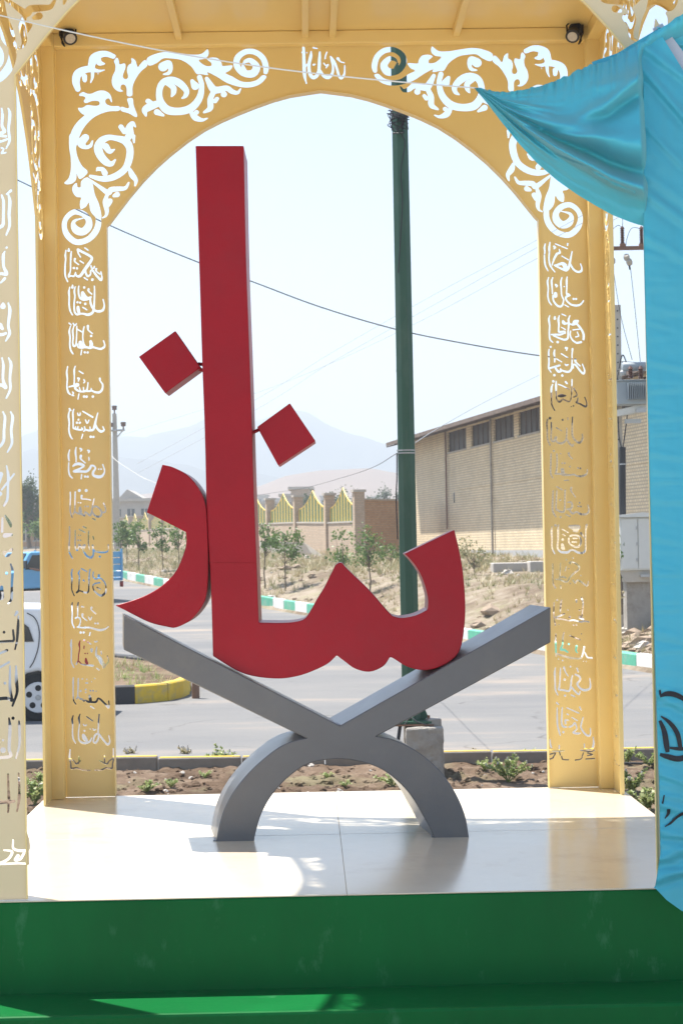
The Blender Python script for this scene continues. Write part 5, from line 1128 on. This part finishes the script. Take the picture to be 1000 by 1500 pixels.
for i in range(16):
    x = 360+i*15+random.uniform(-5, 5)
    if 410 < x < 460: continue
    house(x, x+random.uniform(7, 14), random.uniform(726, 736), 520+random.uniform(0, 90), 'one of the tiny pale houses at the foot of the bare hill', storeys=1, nw=2, yb_=770, dep=12)
for o in S.objects:
    if o.get('label') == 'one of the tiny pale houses at the foot of the bare hill': o['group'] = 'tiny far houses under the hill'
# ------------------------------------------------------------------ concrete power pole, left
lp = P(173, 838, 122); g0 = terrain(lp.x, 122)
t = wthing('power_pole', (lp.x, 122, g0), 0, 'tall grey concrete power pole with a small crossarm beyond the left arch post', 'pole')
tp = P(168, 606, 122)
b = MB(); b.add([(lp.x-.2, 121.8, g0-.3), (lp.x+.2, 121.8, g0-.3), (lp.x+.2, 122.2, g0-.3), (lp.x-.2, 122.2, g0-.3), (tp.x-.12, 121.85, tp.z), (tp.x+.12, 121.85, tp.z), (tp.x+.12, 122.15, tp.z), (tp.x-.12, 122.15, tp.z)], [(0, 1, 5, 4), (1, 2, 6, 5), (2, 3, 7, 6), (3, 0, 4, 7), (4, 5, 6, 7)]); b.build('shaft', M['conc2'], t)
a = P(160, 631, 121.7); c = P(183, 630, 121.7); b = MB(); b.tube([a, c], .07, 6); b.build('crossarm', M['metal'], t)
b = MB(); b.tube([P(171, 641, 121.7), P(180, 631, 121.7)], .045, 6); b.build('brace', M['metal'], t)
for x, y in ((168, 606), (181, 630), (162, 631)):
    q = P(x, y, 121.7); b = MB(); b.tube([q, q+Vector((0, 0, .22)), q+Vector((0, 0, .24)), q+Vector((0, 0, .5)), q+Vector((0, 0, .52))], [.05, .05, .15, .17, .05], 8); b.build('insulator', M['insul'], t)
# ------------------------------------------------------------------ transformer poles, right
TZ = 36.5
def conc_pole(xb, xt, yt, Z, wb, wt, lab, holes=True):
    gx = P(xb, 860, Z); gz = terrain(gx.x, Z)
    t = wthing('power_pole', (gx.x, Z, gz), 0, lab, 'pole'); q = P(xt, yt, Z)
    b = MB(); b.add([(gx.x-wb/2, Z-.1, gz-.3), (gx.x+wb/2, Z-.1, gz-.3), (gx.x+wb/2, Z+.1, gz-.3), (gx.x-wb/2, Z+.1, gz-.3), (q.x-wt/2, Z-.08, q.z), (q.x+wt/2, Z-.08, q.z), (q.x+wt/2, Z+.08, q.z), (q.x-wt/2, Z+.08, q.z)], [(0, 1, 5, 4), (1, 2, 6, 5), (2, 3, 7, 6), (3, 0, 4, 7), (4, 5, 6, 7)])
    sh = b.build('shaft', M['conc2'], t, bevel=.01)
    if holes:
        for k in range(16):
            f = k/16; z = q.z-.12-f*2.6; b = MB(); xx = q.x+(gx.x-q.x)*(q.z-z)/(q.z-gz); b.tube([(xx, Z-.108+.02*(1-f)*0, z), (xx, Z-.0, z)], .014, 8); b.build('bolt_hole', M['glass'], sh)
    return t, gx.x, gz
t, cx_, cz_ = conc_pole(905, 902.5, 447, TZ, .17, .135, 'concrete pole with a row of bolt holes carrying the transformer, right of the arch')
for p0 in (((904, 600), (906, 640), (911, 660)), ((918, 608), (914, 640), (911, 660)), ((905, 545), (901, 570), (903, 600)), ((906, 540), (911, 520), (917, 532), (920, 545))):
    c = catmull([tuple(P(x, y, TZ-.15)) for x, y in p0], 6); b = MB(); b.tube([Vector(q) for q in c], .012, 6); b.build('cable', M['wire'], t, 60)
b = MB(); b.tube([P(911, 655, TZ-.16), P(912, 885, TZ-.16)], .062, 10); b.build('cable_conduit', M['black'], t, 60)
b = MB(); q = P(911.5, 680, TZ-.16); b.tube([q-Vector((0, 0, .012)), q+Vector((0, 0, .012))], .067, 10); b.build('clamp', M['metal'], t, 60)
t2, c2x, c2z = conc_pole(985, 984, 300, TZ, .2, .14, 'second taller concrete pole of the pair, behind the blue cloth')
# crossarm with insulators
a = P(893, 364, TZ-.12); c = P(1030, 362, TZ-.12); b = MB(); b.bbox((a.x, TZ-.16, a.z-.035), (c.x, TZ-.09, a.z+.035)); ca = b.build('crossarm', M['rust'], t2)
for x in (911, 939, 968):
    q = P(x, 359, TZ-.12); b = MB(); pts = [q]; rs = [.03]
    for k in range(9): pts += [q+Vector((0, 0, .03+.033*k)), q+Vector((0, 0, .045+.033*k))]; rs += [.022, .048]
    pts.append(q+Vector((0, 0, .36))); rs.append(.015); b.tube(pts, rs, 10); b.build('insulator', M['insul'], ca, 40)
    b = MB(); b.box((q.x, q.y, q.z-.0), (.1, .1, .05)); b.build('bracket', M['rust'], ca)
for x, y in ((917, 377), (921, 384), (893, 375), (896, 382)):
    q = P(x, y, TZ-.2); b = MB(); b.tube([q+Vector((-.015, -.03, .04)), q, q+Vector((.015, .03, -.04))], [.05, .062, .05], 12); b.build('disc_insulator', M['conc2'], ca, 40)
b = MB(); q = P(922, 395, TZ-.2); b.tube([P(921, 388, TZ-.2), q], .02, 6); b.build('clamp', M['black'], ca)
for pp, r in ((((911, 335), (905, 330), (896, 336)), .006), (((911, 335), (912, 310), (918, 290)), .006), (((939, 335), (925, 334), (918, 348), (915, 366)), .006), (((939, 335), (950, 336), (965, 330)), .006)):
    c = catmull([tuple(P(x, y, TZ-.14)) for x, y in pp], 8); b = MB(); b.tube([Vector(q) for q in c], r, 5); b.build('jumper_wire', M['wire'], ca, 60)
for pp, lab in ((((923, 395, TZ-.2), (930, 460, TZ-.2), (937, 530, TZ-.3)), 'thin wire dropping from the clamp to the middle terminal of the transformer'), (((896, 385, TZ-.2), (908, 460, TZ-.2), (925, 527, TZ-.3)), 'thin wire dropping from the arch edge to the left terminal of the transformer')):
    wire(pp, .006, lab)
# transformer on its platform
tr = wthing('transformer', P(930, 600, TZ-.4), 0, 'grey finned transformer with brown bushings mounted between the concrete poles', 'transformer')
a = P(904, 598, TZ-.7); c = P(1000, 556, TZ-.7)
b = MB(); b.bbox((a.x+.0, TZ-.62, a.z+.08), (c.x, TZ-.12, c.z)); b.build('tank', M['trafo'], tr, bevel=.01)
b = MB(); b.bbox((a.x-.03, TZ-.66, c.z+.002), (c.x+.03, TZ-.08, c.z+.02)); b.build('lid', M['trafo'], tr, bevel=.004)
x = P(919, 580, TZ-.7).x
while x < c.x-.05:
    b = MB(); b.bbox((x, TZ-.74, a.z+.16), (x+.012, TZ-.622, c.z-.04)); b.build('cooling_fin', M['trafo'], tr); x += .035
for xx in (923, 938, 953):
    q = P(xx, 556, TZ-.45); b = MB(); pts = []; rs = []
    for k in range(5): pts += [q+Vector((0, 0, .02+.04*k)), q+Vector((0, 0, .04+.04*k))]; rs += [.03, .055]
    pts.append(q+Vector((0, 0, .26))); rs.append(.014); b.tube(pts, rs, 12); b.build('bushing', M['insul'], tr, 40)
a2 = P(911, 542, TZ-.3); c2_ = P(950, 541, TZ-.3); b = MB(); b.tube([(a2.x, TZ-.3, a2.z+.06), (a2.x+.02, TZ-.3, a2.z+.06), (c2_.x-.02, TZ-.3, a2.z+.06), (c2_.x, TZ-.3, a2.z+.06)], [.07, .085, .085, .07], 16); b.build('oil_conservator', M['trafo'], tr, 60)
b = MB(); q = P(908, 547, TZ-.3); b.tube([q, q+Vector((.1, 0, .02))], .05, 10); b.build('valve', M['metal'], tr, 40)
b = MB(); d0 = P(898, 611, TZ-.5); d1 = P(1005, 588, TZ-.5); b.prism([d0, d1, d1+Vector((0, 0, .14)), d0+Vector((0, 0, .12))], (0, .08, 0)); b.prism([d0+Vector((0, .5, 0)), d1+Vector((0, .5, 0)), d1+Vector((0, .5, .14)), d0+Vector((0, .5, .12))], (0, .08, 0)); pf_ = b.build('support_channel', M['cab'], t2)
b = MB(); q = P(938, 601, TZ-.55); b.box((q.x, q.y, q.z), (.18, .06, .08)); b.build('terminal_box', M['metal'], t2)
b = MB(); q = P(926, 617, TZ-.3); b.box((q.x, q.y, q.z), (.3, .1, .08)); b.build('lower_bracket', M['metal'], t)
# switch cabinet on its stand
cb = wthing('switch_cabinet', P(930, 850, 35.6), 0, 'off white metal switch cabinet on a concrete plinth beside the black conduit', 'cabinet')
a = P(907, 836, 35.4); m_ = P(934, 836, 35.4); c = P(975, 757, 35.4)
b = MB(); b.bbox((a.x+.02, 35.4, a.z), (c.x, 36.2, c.z)); b.build('body', M['cab'], cb, bevel=.008)
b = MB(); b.prism([(a.x-.04, 35.33, c.z+.003), (c.x+.05, 35.33, c.z+.003), (c.x+.05, 35.33, c.z+.04), ((a.x+c.x)/2, 35.33, c.z+.09), (a.x-.04, 35.33, c.z+.04)], (0, .95, 0)); b.build('rain_hood', M['cab'], cb)
b = MB(); b.bbox((a.x+.04, 35.375, a.z+.03), (m_.x-.005, 35.397, c.z-.03)); dr = b.build('door', M['cab'], cb, bevel=.004)
b = MB(); b.bbox((m_.x+.012, 35.375, a.z+.03), (c.x-.02, 35.397, c.z-.03)); b.build('door', M['cab'], cb, bevel=.004)
for z in (.2, .5, .8):
    b = MB(); zz = a.z+(c.z-a.z)*z; b.bbox((m_.x-.03, 35.355, zz-.03), (m_.x-.01, 35.374, zz+.03)); b.build('hinge', M['metal'], dr)
b = MB(); d0 = P(908, 853, 35.45); b.prism([(a.x+.1, 35.45, d0.z-.0), (c.x, 35.45, d0.z-.0), (c.x, 35.45, a.z-.003), (a.x, 35.45, a.z-.003)], (0, .7, 0)); b.build('plinth', M['conc2'], cb)
gz = terrain(a.x, 35.5); b = MB(); b.bbox((a.x+.14, 35.55, gz-.3), (c.x-.1, 36.0, d0.z)); b.build('plinth_foot', M['concrete'], cb)
b = MB(); q = P(947, 845, 35.3); b.box((q.x, 35.38, q.z+.02), (.22, .12, .05)); b.build('step_bracket', M['metal'], cb)
# ------------------------------------------------------------------ bollard stub, stones, weeds, grass
q = P(287, 1022, 27.5); b = MB(); b.tube([(q.x, 27.5, -.05), (q.x, 27.5, .36)], .055, 12); o = b.build('bollard', M['rust'], smooth=60); tag(o, 'short rusty brown bollard stub at the tip of the traffic island', 'bollard')
M_rock = [M['rock'], M['rock'], M['stone']]
def rockmb(mb, p, r, rr):
    vs = []; n = 5
    for i, (zz, k) in enumerate(((-.5, .8), (.05, 1), (.55, .6))):
        for j in range(n):
            a = 2*math.pi*j/n+i*.5+rr.uniform(-.25, .25); q = r*k*rr.uniform(.75, 1.25); vs.append((p[0]+math.cos(a)*q, p[1]+math.sin(a)*q*.9, p[2]+zz*r*rr.uniform(.6, 1)))
    vs.append((p[0], p[1], p[2]+r*rr.uniform(.5, .8)))
    fs = [(i*n+j, i*n+(j+1) % n, (i+1)*n+(j+1) % n, (i+1)*n+j) for i in range(2) for j in range(n)] + [(2*n+j, 2*n+(j+1) % n, 3*n) for j in range(n)]
    mb.add(vs, fs, rr.choice((0, 0, 0, 1)))
rr = random.Random(3)
mb = MB()
for _ in range(3000):   # clods in the bed
    x, y = rr.uniform(-4.5, 4.8), rr.uniform(13.5, 18.45); r = abs(rr.gauss(0, .017))+.008
    if rr.random() < .015: r *= 2
    r = min(r, .07)
    rockmb(mb, (x, y, terrain(x, y)+r*.1), r, rr)
    if rr.random() < .7: mb.m[-len(range(15)):] = [0]*15
o = mb.build('clods', [M['soil'], M['stone']]); tag(o, kind='stuff')
mb = MB()
for _ in range(2400):   # stony bank and lot
    y = rr.uniform(30.8, 42) if rr.random() < .72 else rr.uniform(42, 95); s_ = rr.uniform(.3, 4.5) if y < 42 else rr.uniform(.3, 24); x = lerp(KLINE, y)+s_
    r = abs(rr.gauss(0, .07))+.02 if y < 42 else abs(rr.gauss(0, .08))+.03
    if y < 42 and s_ < 2.6 and rr.random() < .25: r *= 1.7
    rockmb(mb, (x, y, terrain(x, y)+r*.15), r, rr)
o = mb.build('stones', [M['rock'], M['stone']]); tag(o, kind='stuff')
def tuft(mb, p, h, n, spread, rr, mi=0):
    for _ in range(n):
        a = rr.uniform(0, 6.283); l = rr.uniform(.5, 1)*h; d = Vector((math.cos(a), math.sin(a), 0))*rr.uniform(.1, spread)*h
        q = Vector(p)+d*.3; e = Vector((-math.sin(a), math.cos(a), 0))*h*.045
        mb.add([q-e, q+e, q+d+Vector((0, 0, l))], [(0, 1, 2)], mi)
mb = MB()
for _ in range(10500):
    y = 31+ (rr.random()**1.3)*95; s_ = .35+abs(rr.gauss(0, 1))*(3 if y < 42 else 11); x = lerp(KLINE, y)+s_
    dens = fbm(x*.25+11, y*.12, 3)
    if dens < -.12 and rr.random() < .7: continue
    h = rr.uniform(.10, .26)*(1+.5*(y > 60))
    tuft(mb, (x, y, terrain(x, y)-.02), h, 10, .9, rr, 0 if rr.random() < .62 else 1)
o = mb.build('dry_grass', [M['dry'], M['drygreen']]); tag(o, kind='stuff')
mb = MB()
for _ in range(500):
    x, y = rr.uniform(a0.x-3, a3.x-.2), rr.uniform(27.3, 33); 
    if x > a3.x-.3-(y-28)*.2: continue
    tuft(mb, (x, y, .19), rr.uniform(.06, .2), 9, .8, rr, 0 if rr.random() < .4 else 1)
o = mb.build('island_grass', [M['dry'], M['weed']]); tag(o, kind='stuff')
WG = 'weeds in the planting bed'
def weed(x, yb_, wpx, hpx, lab, n=120, leaf='weed', size=.035, flower=False, seed=0, stems=12):
    n = int(n*2.6); size *= .9; wpx *= 1.3; hpx *= .85
    g = hit(x, yb_); k = g.y/FPX; W_, H = wpx*k/2, hpx*k; r = random.Random(seed+int(x))
    t = wthing('weed_plant', g, 0, lab, 'weed', WG); sb_ = MB(); lb = MB()
    for _ in range(stems):
        a = r.uniform(0, 6.283); tip = Vector((g.x+math.cos(a)*W_*r.uniform(.2, 1), g.y+math.sin(a)*W_*r.uniform(.2, 1), g.z+H*r.uniform(.5, 1)))
        mid = g.lerp(tip, .5)+Vector((0, 0, H*.12)); sb_.tube([g, mid, tip], [.004, .003, .0015], 4)
        for _ in range(int(n/stems)):
            f = r.uniform(.25, 1.05); q = (g.lerp(mid, f*2) if f < .5 else mid.lerp(tip, f*2-1)); s = size*r.uniform(.5, 1.3)
            d = Vector((r.uniform(-1, 1), r.uniform(-1, 1), r.uniform(-.3, .8))).normalized(); e = d.cross(Vector((r.uniform(-1, 1), r.uniform(-1, 1), 1))).normalized()*.35
            lb.add([q, q+(d*.5+e)*s, q+d*s, q+(d*.5-e)*s], [(0, 1, 2, 3)])
        if flower and r.random() < .6:
            fb = MB(); fb.tube([tip, tip+Vector((0, 0, .03))], [.010, .006], 5); fb.build('seed_head', M['stone'], t)
    sb_.build('stem', M['weed'], t); lb.build('foliage', M[leaf], t)
for i, a in enumerate(((318, 1122, 50, 34, 'green weed with pale flowers left of the stand against the kerb', 150, 'weed', .035, True), (190, 1112, 18, 20, 'greyish dried weed at the kerb beside the left arch post', 70, 'dry', .03, True), (272, 1112, 26, 22, 'pale dried weed at the kerb between the post and the stand', 80, 'dry', .03, True),
        (215, 1160, 34, 18, 'low green weed by the plinth edge just right of the left post', 90, 'weed', .03), (250, 1154, 26, 14, 'tiny green seedling patch left of the stand leg', 50, 'weed', .028), (300, 1140, 22, 12, 'small sparse seedling behind the left stand leg', 40, 'weed', .026),
        (575, 1152, 44, 24, 'bright green weed seen between the stand legs near the right one', 130, 'weed', .03), (480, 1140, 20, 10, 'tiny weed in the middle of the stand arch', 30, 'weed', .026), (505, 1152, 18, 10, 'second tiny weed in the middle of the stand arch', 30, 'weed', .026),
        (745, 1146, 66, 44, 'largest green weed clump between the stand and the right post', 300, 'weed', .036, True), (710, 1130, 30, 20, 'smaller weed clump left of the largest one', 80, 'weed', .03), (780, 1112, 28, 18, 'weed at the kerb right of the largest clump', 60, 'weed', .03), (690, 1106, 22, 10, 'pale dry weed at the kerb right of the concrete block', 30, 'dry', .03),
        (925, 1165, 50, 50, 'lush green weed clump just right of the right post', 300, 'weed', .04, True), (945, 1190, 44, 40, 'green weed clump by the plinth corner next to the blue cloth', 240, 'weed', .04), (950, 1122, 36, 24, 'green weed at the kerb beside the blue cloth', 120, 'weed', .035), (918, 1120, 24, 26, 'upright weed at the kerb beside the right post', 80, 'weed', .035),
        (52, 1180, 34, 44, 'yellow green weed clump in the gap left of the rear left post', 220, 'weed', .04), (60, 1150, 20, 20, 'smaller weed above the clump in the left gap', 60, 'weed', .035), (130, 1125, 30, 20, 'weed seen through the corner cut of the left panel', 60, 'weed', .035))):
    weed(a[0], a[1], a[2], a[3], a[4], a[5], a[6], a[7], a[8] if len(a) > 8 else False, seed=i*7)
# irrigation hose and a pale bag scrap in the bed
b = MB(); c = catmull([tuple(hit(x, y)+Vector((0, 0, .02))) for x, y in ((740, 1116), (765, 1112), (790, 1113), (830, 1114), (880, 1120), (960, 1122))], 6); b.tube([Vector(q) for q in c], .012, 6); o = b.build('hose', M['wire'], smooth=60); tag(o, 'black irrigation hose lying on the soil by the right post', 'hose')
# ------------------------------------------------------------------ vehicles
def wheel(t, c, r, w, axis, rim=None):
    ax = Vector(axis).normalized(); a = c-ax*w/2; d = c+ax*w/2
    b = MB(); b.tube([a, a+ax*w*.12, d-ax*w*.12, d], [r*.93, r, r, r*.93], 28); wh_ = b.build('wheel', M['rubber'], t, 40)
    face = a if (a-CAM).length < (d-CAM).length else d; out = (face-c).normalized()
    b = MB(); b.tube([face+out*.002, face+out*.012], [r*.66, r*.63], 24); b.build('rim', rim or M['alloy'], wh_, 40)
    up = Vector((0, 0, 1)); sd = up.cross(out).normalized()
    for k in range(5):
        th = 2*math.pi*k/5+.3; q = face+out*.014+(up*math.sin(th)+sd*math.cos(th))*r*.40
        b = MB(); b.tube([q, q+out*.002], [r*.13, r*.13], 12); b.build('rim_opening', M['rubber'], wh_, 40)
    b = MB(); b.tube([face+out*.013, face+out*.022], [r*.12, r*.1], 12); b.build('hub_cap', M['metal'], wh_, 40)
    return wh_
# white hatchback, side on, nose to the left; rear wheel shows beside the post
cz = 24.3; wc = P(57.5, 1026, cz); gz0 = 0
car = wthing('parked_car', (wc.x-1.25, cz+.8, 0), 0, 'white hatchback with silver wheels standing behind the left posts', 'car')
x0 = wc.x+.62; Lc = 3.8
def cxp(d): return x0-d
body = [(0, .30), (.02, .62), (-.0, .86), (.10, .98), (.30, 1.38), (.45, 1.43), (1.3, 1.46), (2.0, 1.40), (2.65, .98), (3.6, .84), (3.78, .6), (3.78, .3), (3.35, .22)]
arch_ = lambda c_, n_=9: [(c_+.36*math.cos(math.pi*k/(n_-1)), .30+.36*math.sin(math.pi*k/(n_-1))*1.0) for k in range(n_)]
prof = [(0, .26)] + [(a_, c_) for a_, c_ in body[1:]]
fr2 = arch_(3.05)  # front (x decreasing order below)
rr2 = arch_(.62)
outl = body[:-1] + [(3.78, .22)] + fr2 + rr2[:0]
outl = [(0, .24), (.0, .62), (.02, .86), (.12, 1.0), (.30, 1.36), (.48, 1.43), (1.3, 1.46), (2.0, 1.40), (2.65, .98), (3.6, .84), (3.78, .6), (3.78, .24)] + [(3.05+.36*math.cos(math.pi*k/8), .27+.36*math.sin(math.pi*k/8)) for k in range(9)] + [(.62+.36*math.cos(math.pi*k/8), .27+.36*math.sin(math.pi*k/8)) for k in range(9)]
b = MB(); b.prism([(cxp(a_), cz-.08, c_) for a_, c_ in outl], (0, 1.62, 0)); b.build('body', M['white'], car, bevel=.05, bseg=3, smooth=50)
b = MB(); b.prism([(cxp(a_), cz-.094, c_) for a_, c_ in ((.66, 1.0), (.72, 1.18), (.88, 1.31), (1.5, 1.34), (1.5, 1.0))], (0, .012, 0)); b.build('side_window', M['glass'], car)
b = MB(); b.prism([(cxp(a_), cz-.094, c_) for a_, c_ in ((1.56, 1.0), (1.56, 1.34), (1.95, 1.32), (2.5, .98))], (0, .012, 0)); b.build('side_window', M['glass'], car)
b = MB(); b.prism([(cxp(a_), cz-.094, c_) for a_, c_ in ((.82, .80), (.80, .95), (.90, .98), (1.5, .98), (1.5, .93), (1.0, .90), (.95, .78))], (0, .010, 0)); b.build('door_trim', M['black'], car)
dl = [tuple(P(x, y, cz-.09)) for x, y in ((40, 898), (50, 904), (56, 915), (58, 930), (56, 950), (50, 968), (44, 978))]
b = MB(); b.tube([Vector(q) for q in catmull(dl, 6)], .006, 5); b.build('door_seam', M['black'], car)
b = MB(); b.prism([(cxp(a_), cz-.1, c_) for a_, c_ in ((-.02, .70), (-.02, .98), (.10, 1.02), (.12, .72))], (0, .1, 0)); b.build('tail_lamp', M['redlamp'], car)
b = MB(); b.bbox((cxp(2.7), cz-.10, .26), (cxp(1.0), cz-.082, .34)); b.build('sill_strip', M['black'], car)
for d_ in (.62, 3.05):
    wheel(car, Vector((cxp(d_), cz+.04, .297)), .297, .18, (0, 1, 0))
    b = MB(); b.tube([(cxp(d_), cz-.02, .30), (cxp(d_), cz+.3, .30)], .365, 20); b.build('wheel_arch', M['black'], car)
wheel(car, Vector((cxp(.62), cz+1.42, .297)), .297, .18, (0, 1, 0)); wheel(car, Vector((cxp(3.05), cz+1.42, .297)), .297, .18, (0, 1, 0))
# blue pickup with stake bed, nose left and towards us
tz = 64.0; tc_ = P(66, 900, tz); g_ = road_z(tz)
tk = thing('pickup_truck', (tc_.x, tz, g_), R_(180+38), 'light blue pickup truck with a high stake bed behind the rear left post', 'truck')
# local frame: +x forward
def tb(name, lo, hi, m, bevel=.02, par=None): b = MB(); b.bbox(lo, hi); return b.build(name, m, par or tk, bevel=bevel)
b = MB(); b.prism([(-.1, -.8, .55), (2.2, -.8, .5), (2.25, -.8, .95), (1.35, -.8, 1.12), (.95, -.8, 1.72), (0, -.8, 1.74)], (0, 1.6, 0)); cab_ = b.build('cab', M['blue'], tk, bevel=.05, bseg=3)
for sy in (-1, 1):
    b = MB(); yw = sy*.803; b.prism([(.1, yw, 1.15), (1.15, yw, 1.15), (.88, yw, 1.62), (.1, yw, 1.62)], (0, sy*.006, 0)); b.build('side_window', M['glass'], cab_)
    b = MB(); b.box((1.25, sy*1.0, 1.32), (.06, .22, .26)); b.build('wing_mirror', M['black'], tk, bevel=.02)
    b = MB(); b.tube([(1.2, sy*.8, 1.2), (1.22, sy*.95, 1.25)], .015, 6); b.build('mirror_arm', M['black'], tk)
    b = MB(); b.tube([(2.26, sy*.55, .78), (2.30, sy*.55, .78)], .1, 14); b.build('headlight', M['lens'], tk)
b = MB(); b.prism([(1.36, -.68, 1.13), (1.36, .68, 1.13), (.99, .62, 1.68), (.99, -.62, 1.68)], (.012, 0, .008)); b.build('windscreen', M['glass'], cab_)
tb('bumper', (2.24, -.8, .42), (2.38, .8, .58), M['white']); tb('grille', (2.252, -.4, .66), (2.27, .4, .88), M['black'])
tb('bed_floor', (-2.5, -.85, .72), (-.15, .85, .82), M['blue'])
for sy in (-1, 1):
    for k in range(4):
        z = .84+.22*k; tb('stake_board', (-2.5, sy*.85-.02, z), (-.15, sy*.85+.02, z+.19), M['blue'], .006)
    for k in range(5): tb('stake', (-2.48+k*.57, sy*.90-.03, .72), (-2.42+k*.57, sy*.90+.02, 1.78), M['blue'], .005)
for k in range(4): z = .84+.22*k; tb('tail_board', (-2.54, -.83, z), (-2.50, .83, z+.19), M['blue'], .006)
for sy in (-1, 1):
    tb('tail_lamp', (-2.56, sy*.72-.1, .5), (-2.52, sy*.72+.1, .7), M['redlamp']); tb('mudguard', (-1.95, sy*.86-.03, .56), (-1.2, sy*.86+.03, .72), M['blue'])
    for x in (1.55, -1.55):
        b = MB(); b.tube([(x, sy*.72-.1, .31), (x, sy*.72-.08, .31), (x, sy*.72+.08, .31), (x, sy*.72+.1, .31)], [.28, .31, .31, .28], 20); w_ = b.build('wheel', M['rubber'], tk, 40)
        b = MB(); b.tube([(x, sy*.822, .31), (x, sy*.835, .31)], .17, 14); b.build('rim', M['white'], w_, 40)
tb('tow_frame', (-2.4, -.35, .45), (1.8, .35, .6), M['black'])
# driver's torso and arm at the window: one skinned figure
dm_ = bpy.data.meshes.new('person'); Mt = Matrix.Translation(tk.location) @ tk.rotation_euler.to_matrix().to_4x4()
dv = [(.45, .42, .75), (.42, .42, 1.0), (.42, .42, 1.25), (.42, .42, 1.36), (.45, .42, 1.52), (.45, .64, 1.25), (.62, .80, 1.12), (.92, .84, 1.18), (1.02, .84, 1.2), (.45, .2, 1.25), (.6, .12, 1.05), (.85, .2, 1.2), (.8, .5, .78), (1.15, .5, .62), (.8, .34, .78), (1.15, .34, .62)]
de = [(0, 1), (1, 2), (2, 3), (3, 4), (2, 5), (5, 6), (6, 7), (7, 8), (2, 9), (9, 10), (10, 11), (0, 12), (12, 13), (0, 14), (14, 15)]
dm_.from_pydata(dv, de, []); dp = bpy.data.objects.new('person', dm_); COL.objects.link(dp); dp.matrix_world = Mt
sk = dp.modifiers.new('skin', 'SKIN'); rad = [.13, .14, .13, .05, .10, .06, .045, .035, .03, .06, .045, .035, .07, .05, .07, .05]
for i, r in enumerate(rad): dm_.skin_vertices[0].data[i].radius = (r, r)
dm_.skin_vertices[0].data[0].use_root = True
su = dp.modifiers.new('sub', 'SUBSURF'); su.levels = su.render_levels = 1; dm_.materials.append(M['skin'])
tag(dp, 'driver seated in the blue pickup with a bare forearm resting on the door', 'person')
for o in list(S.objects):
    if '_w' in o: del o['_w']
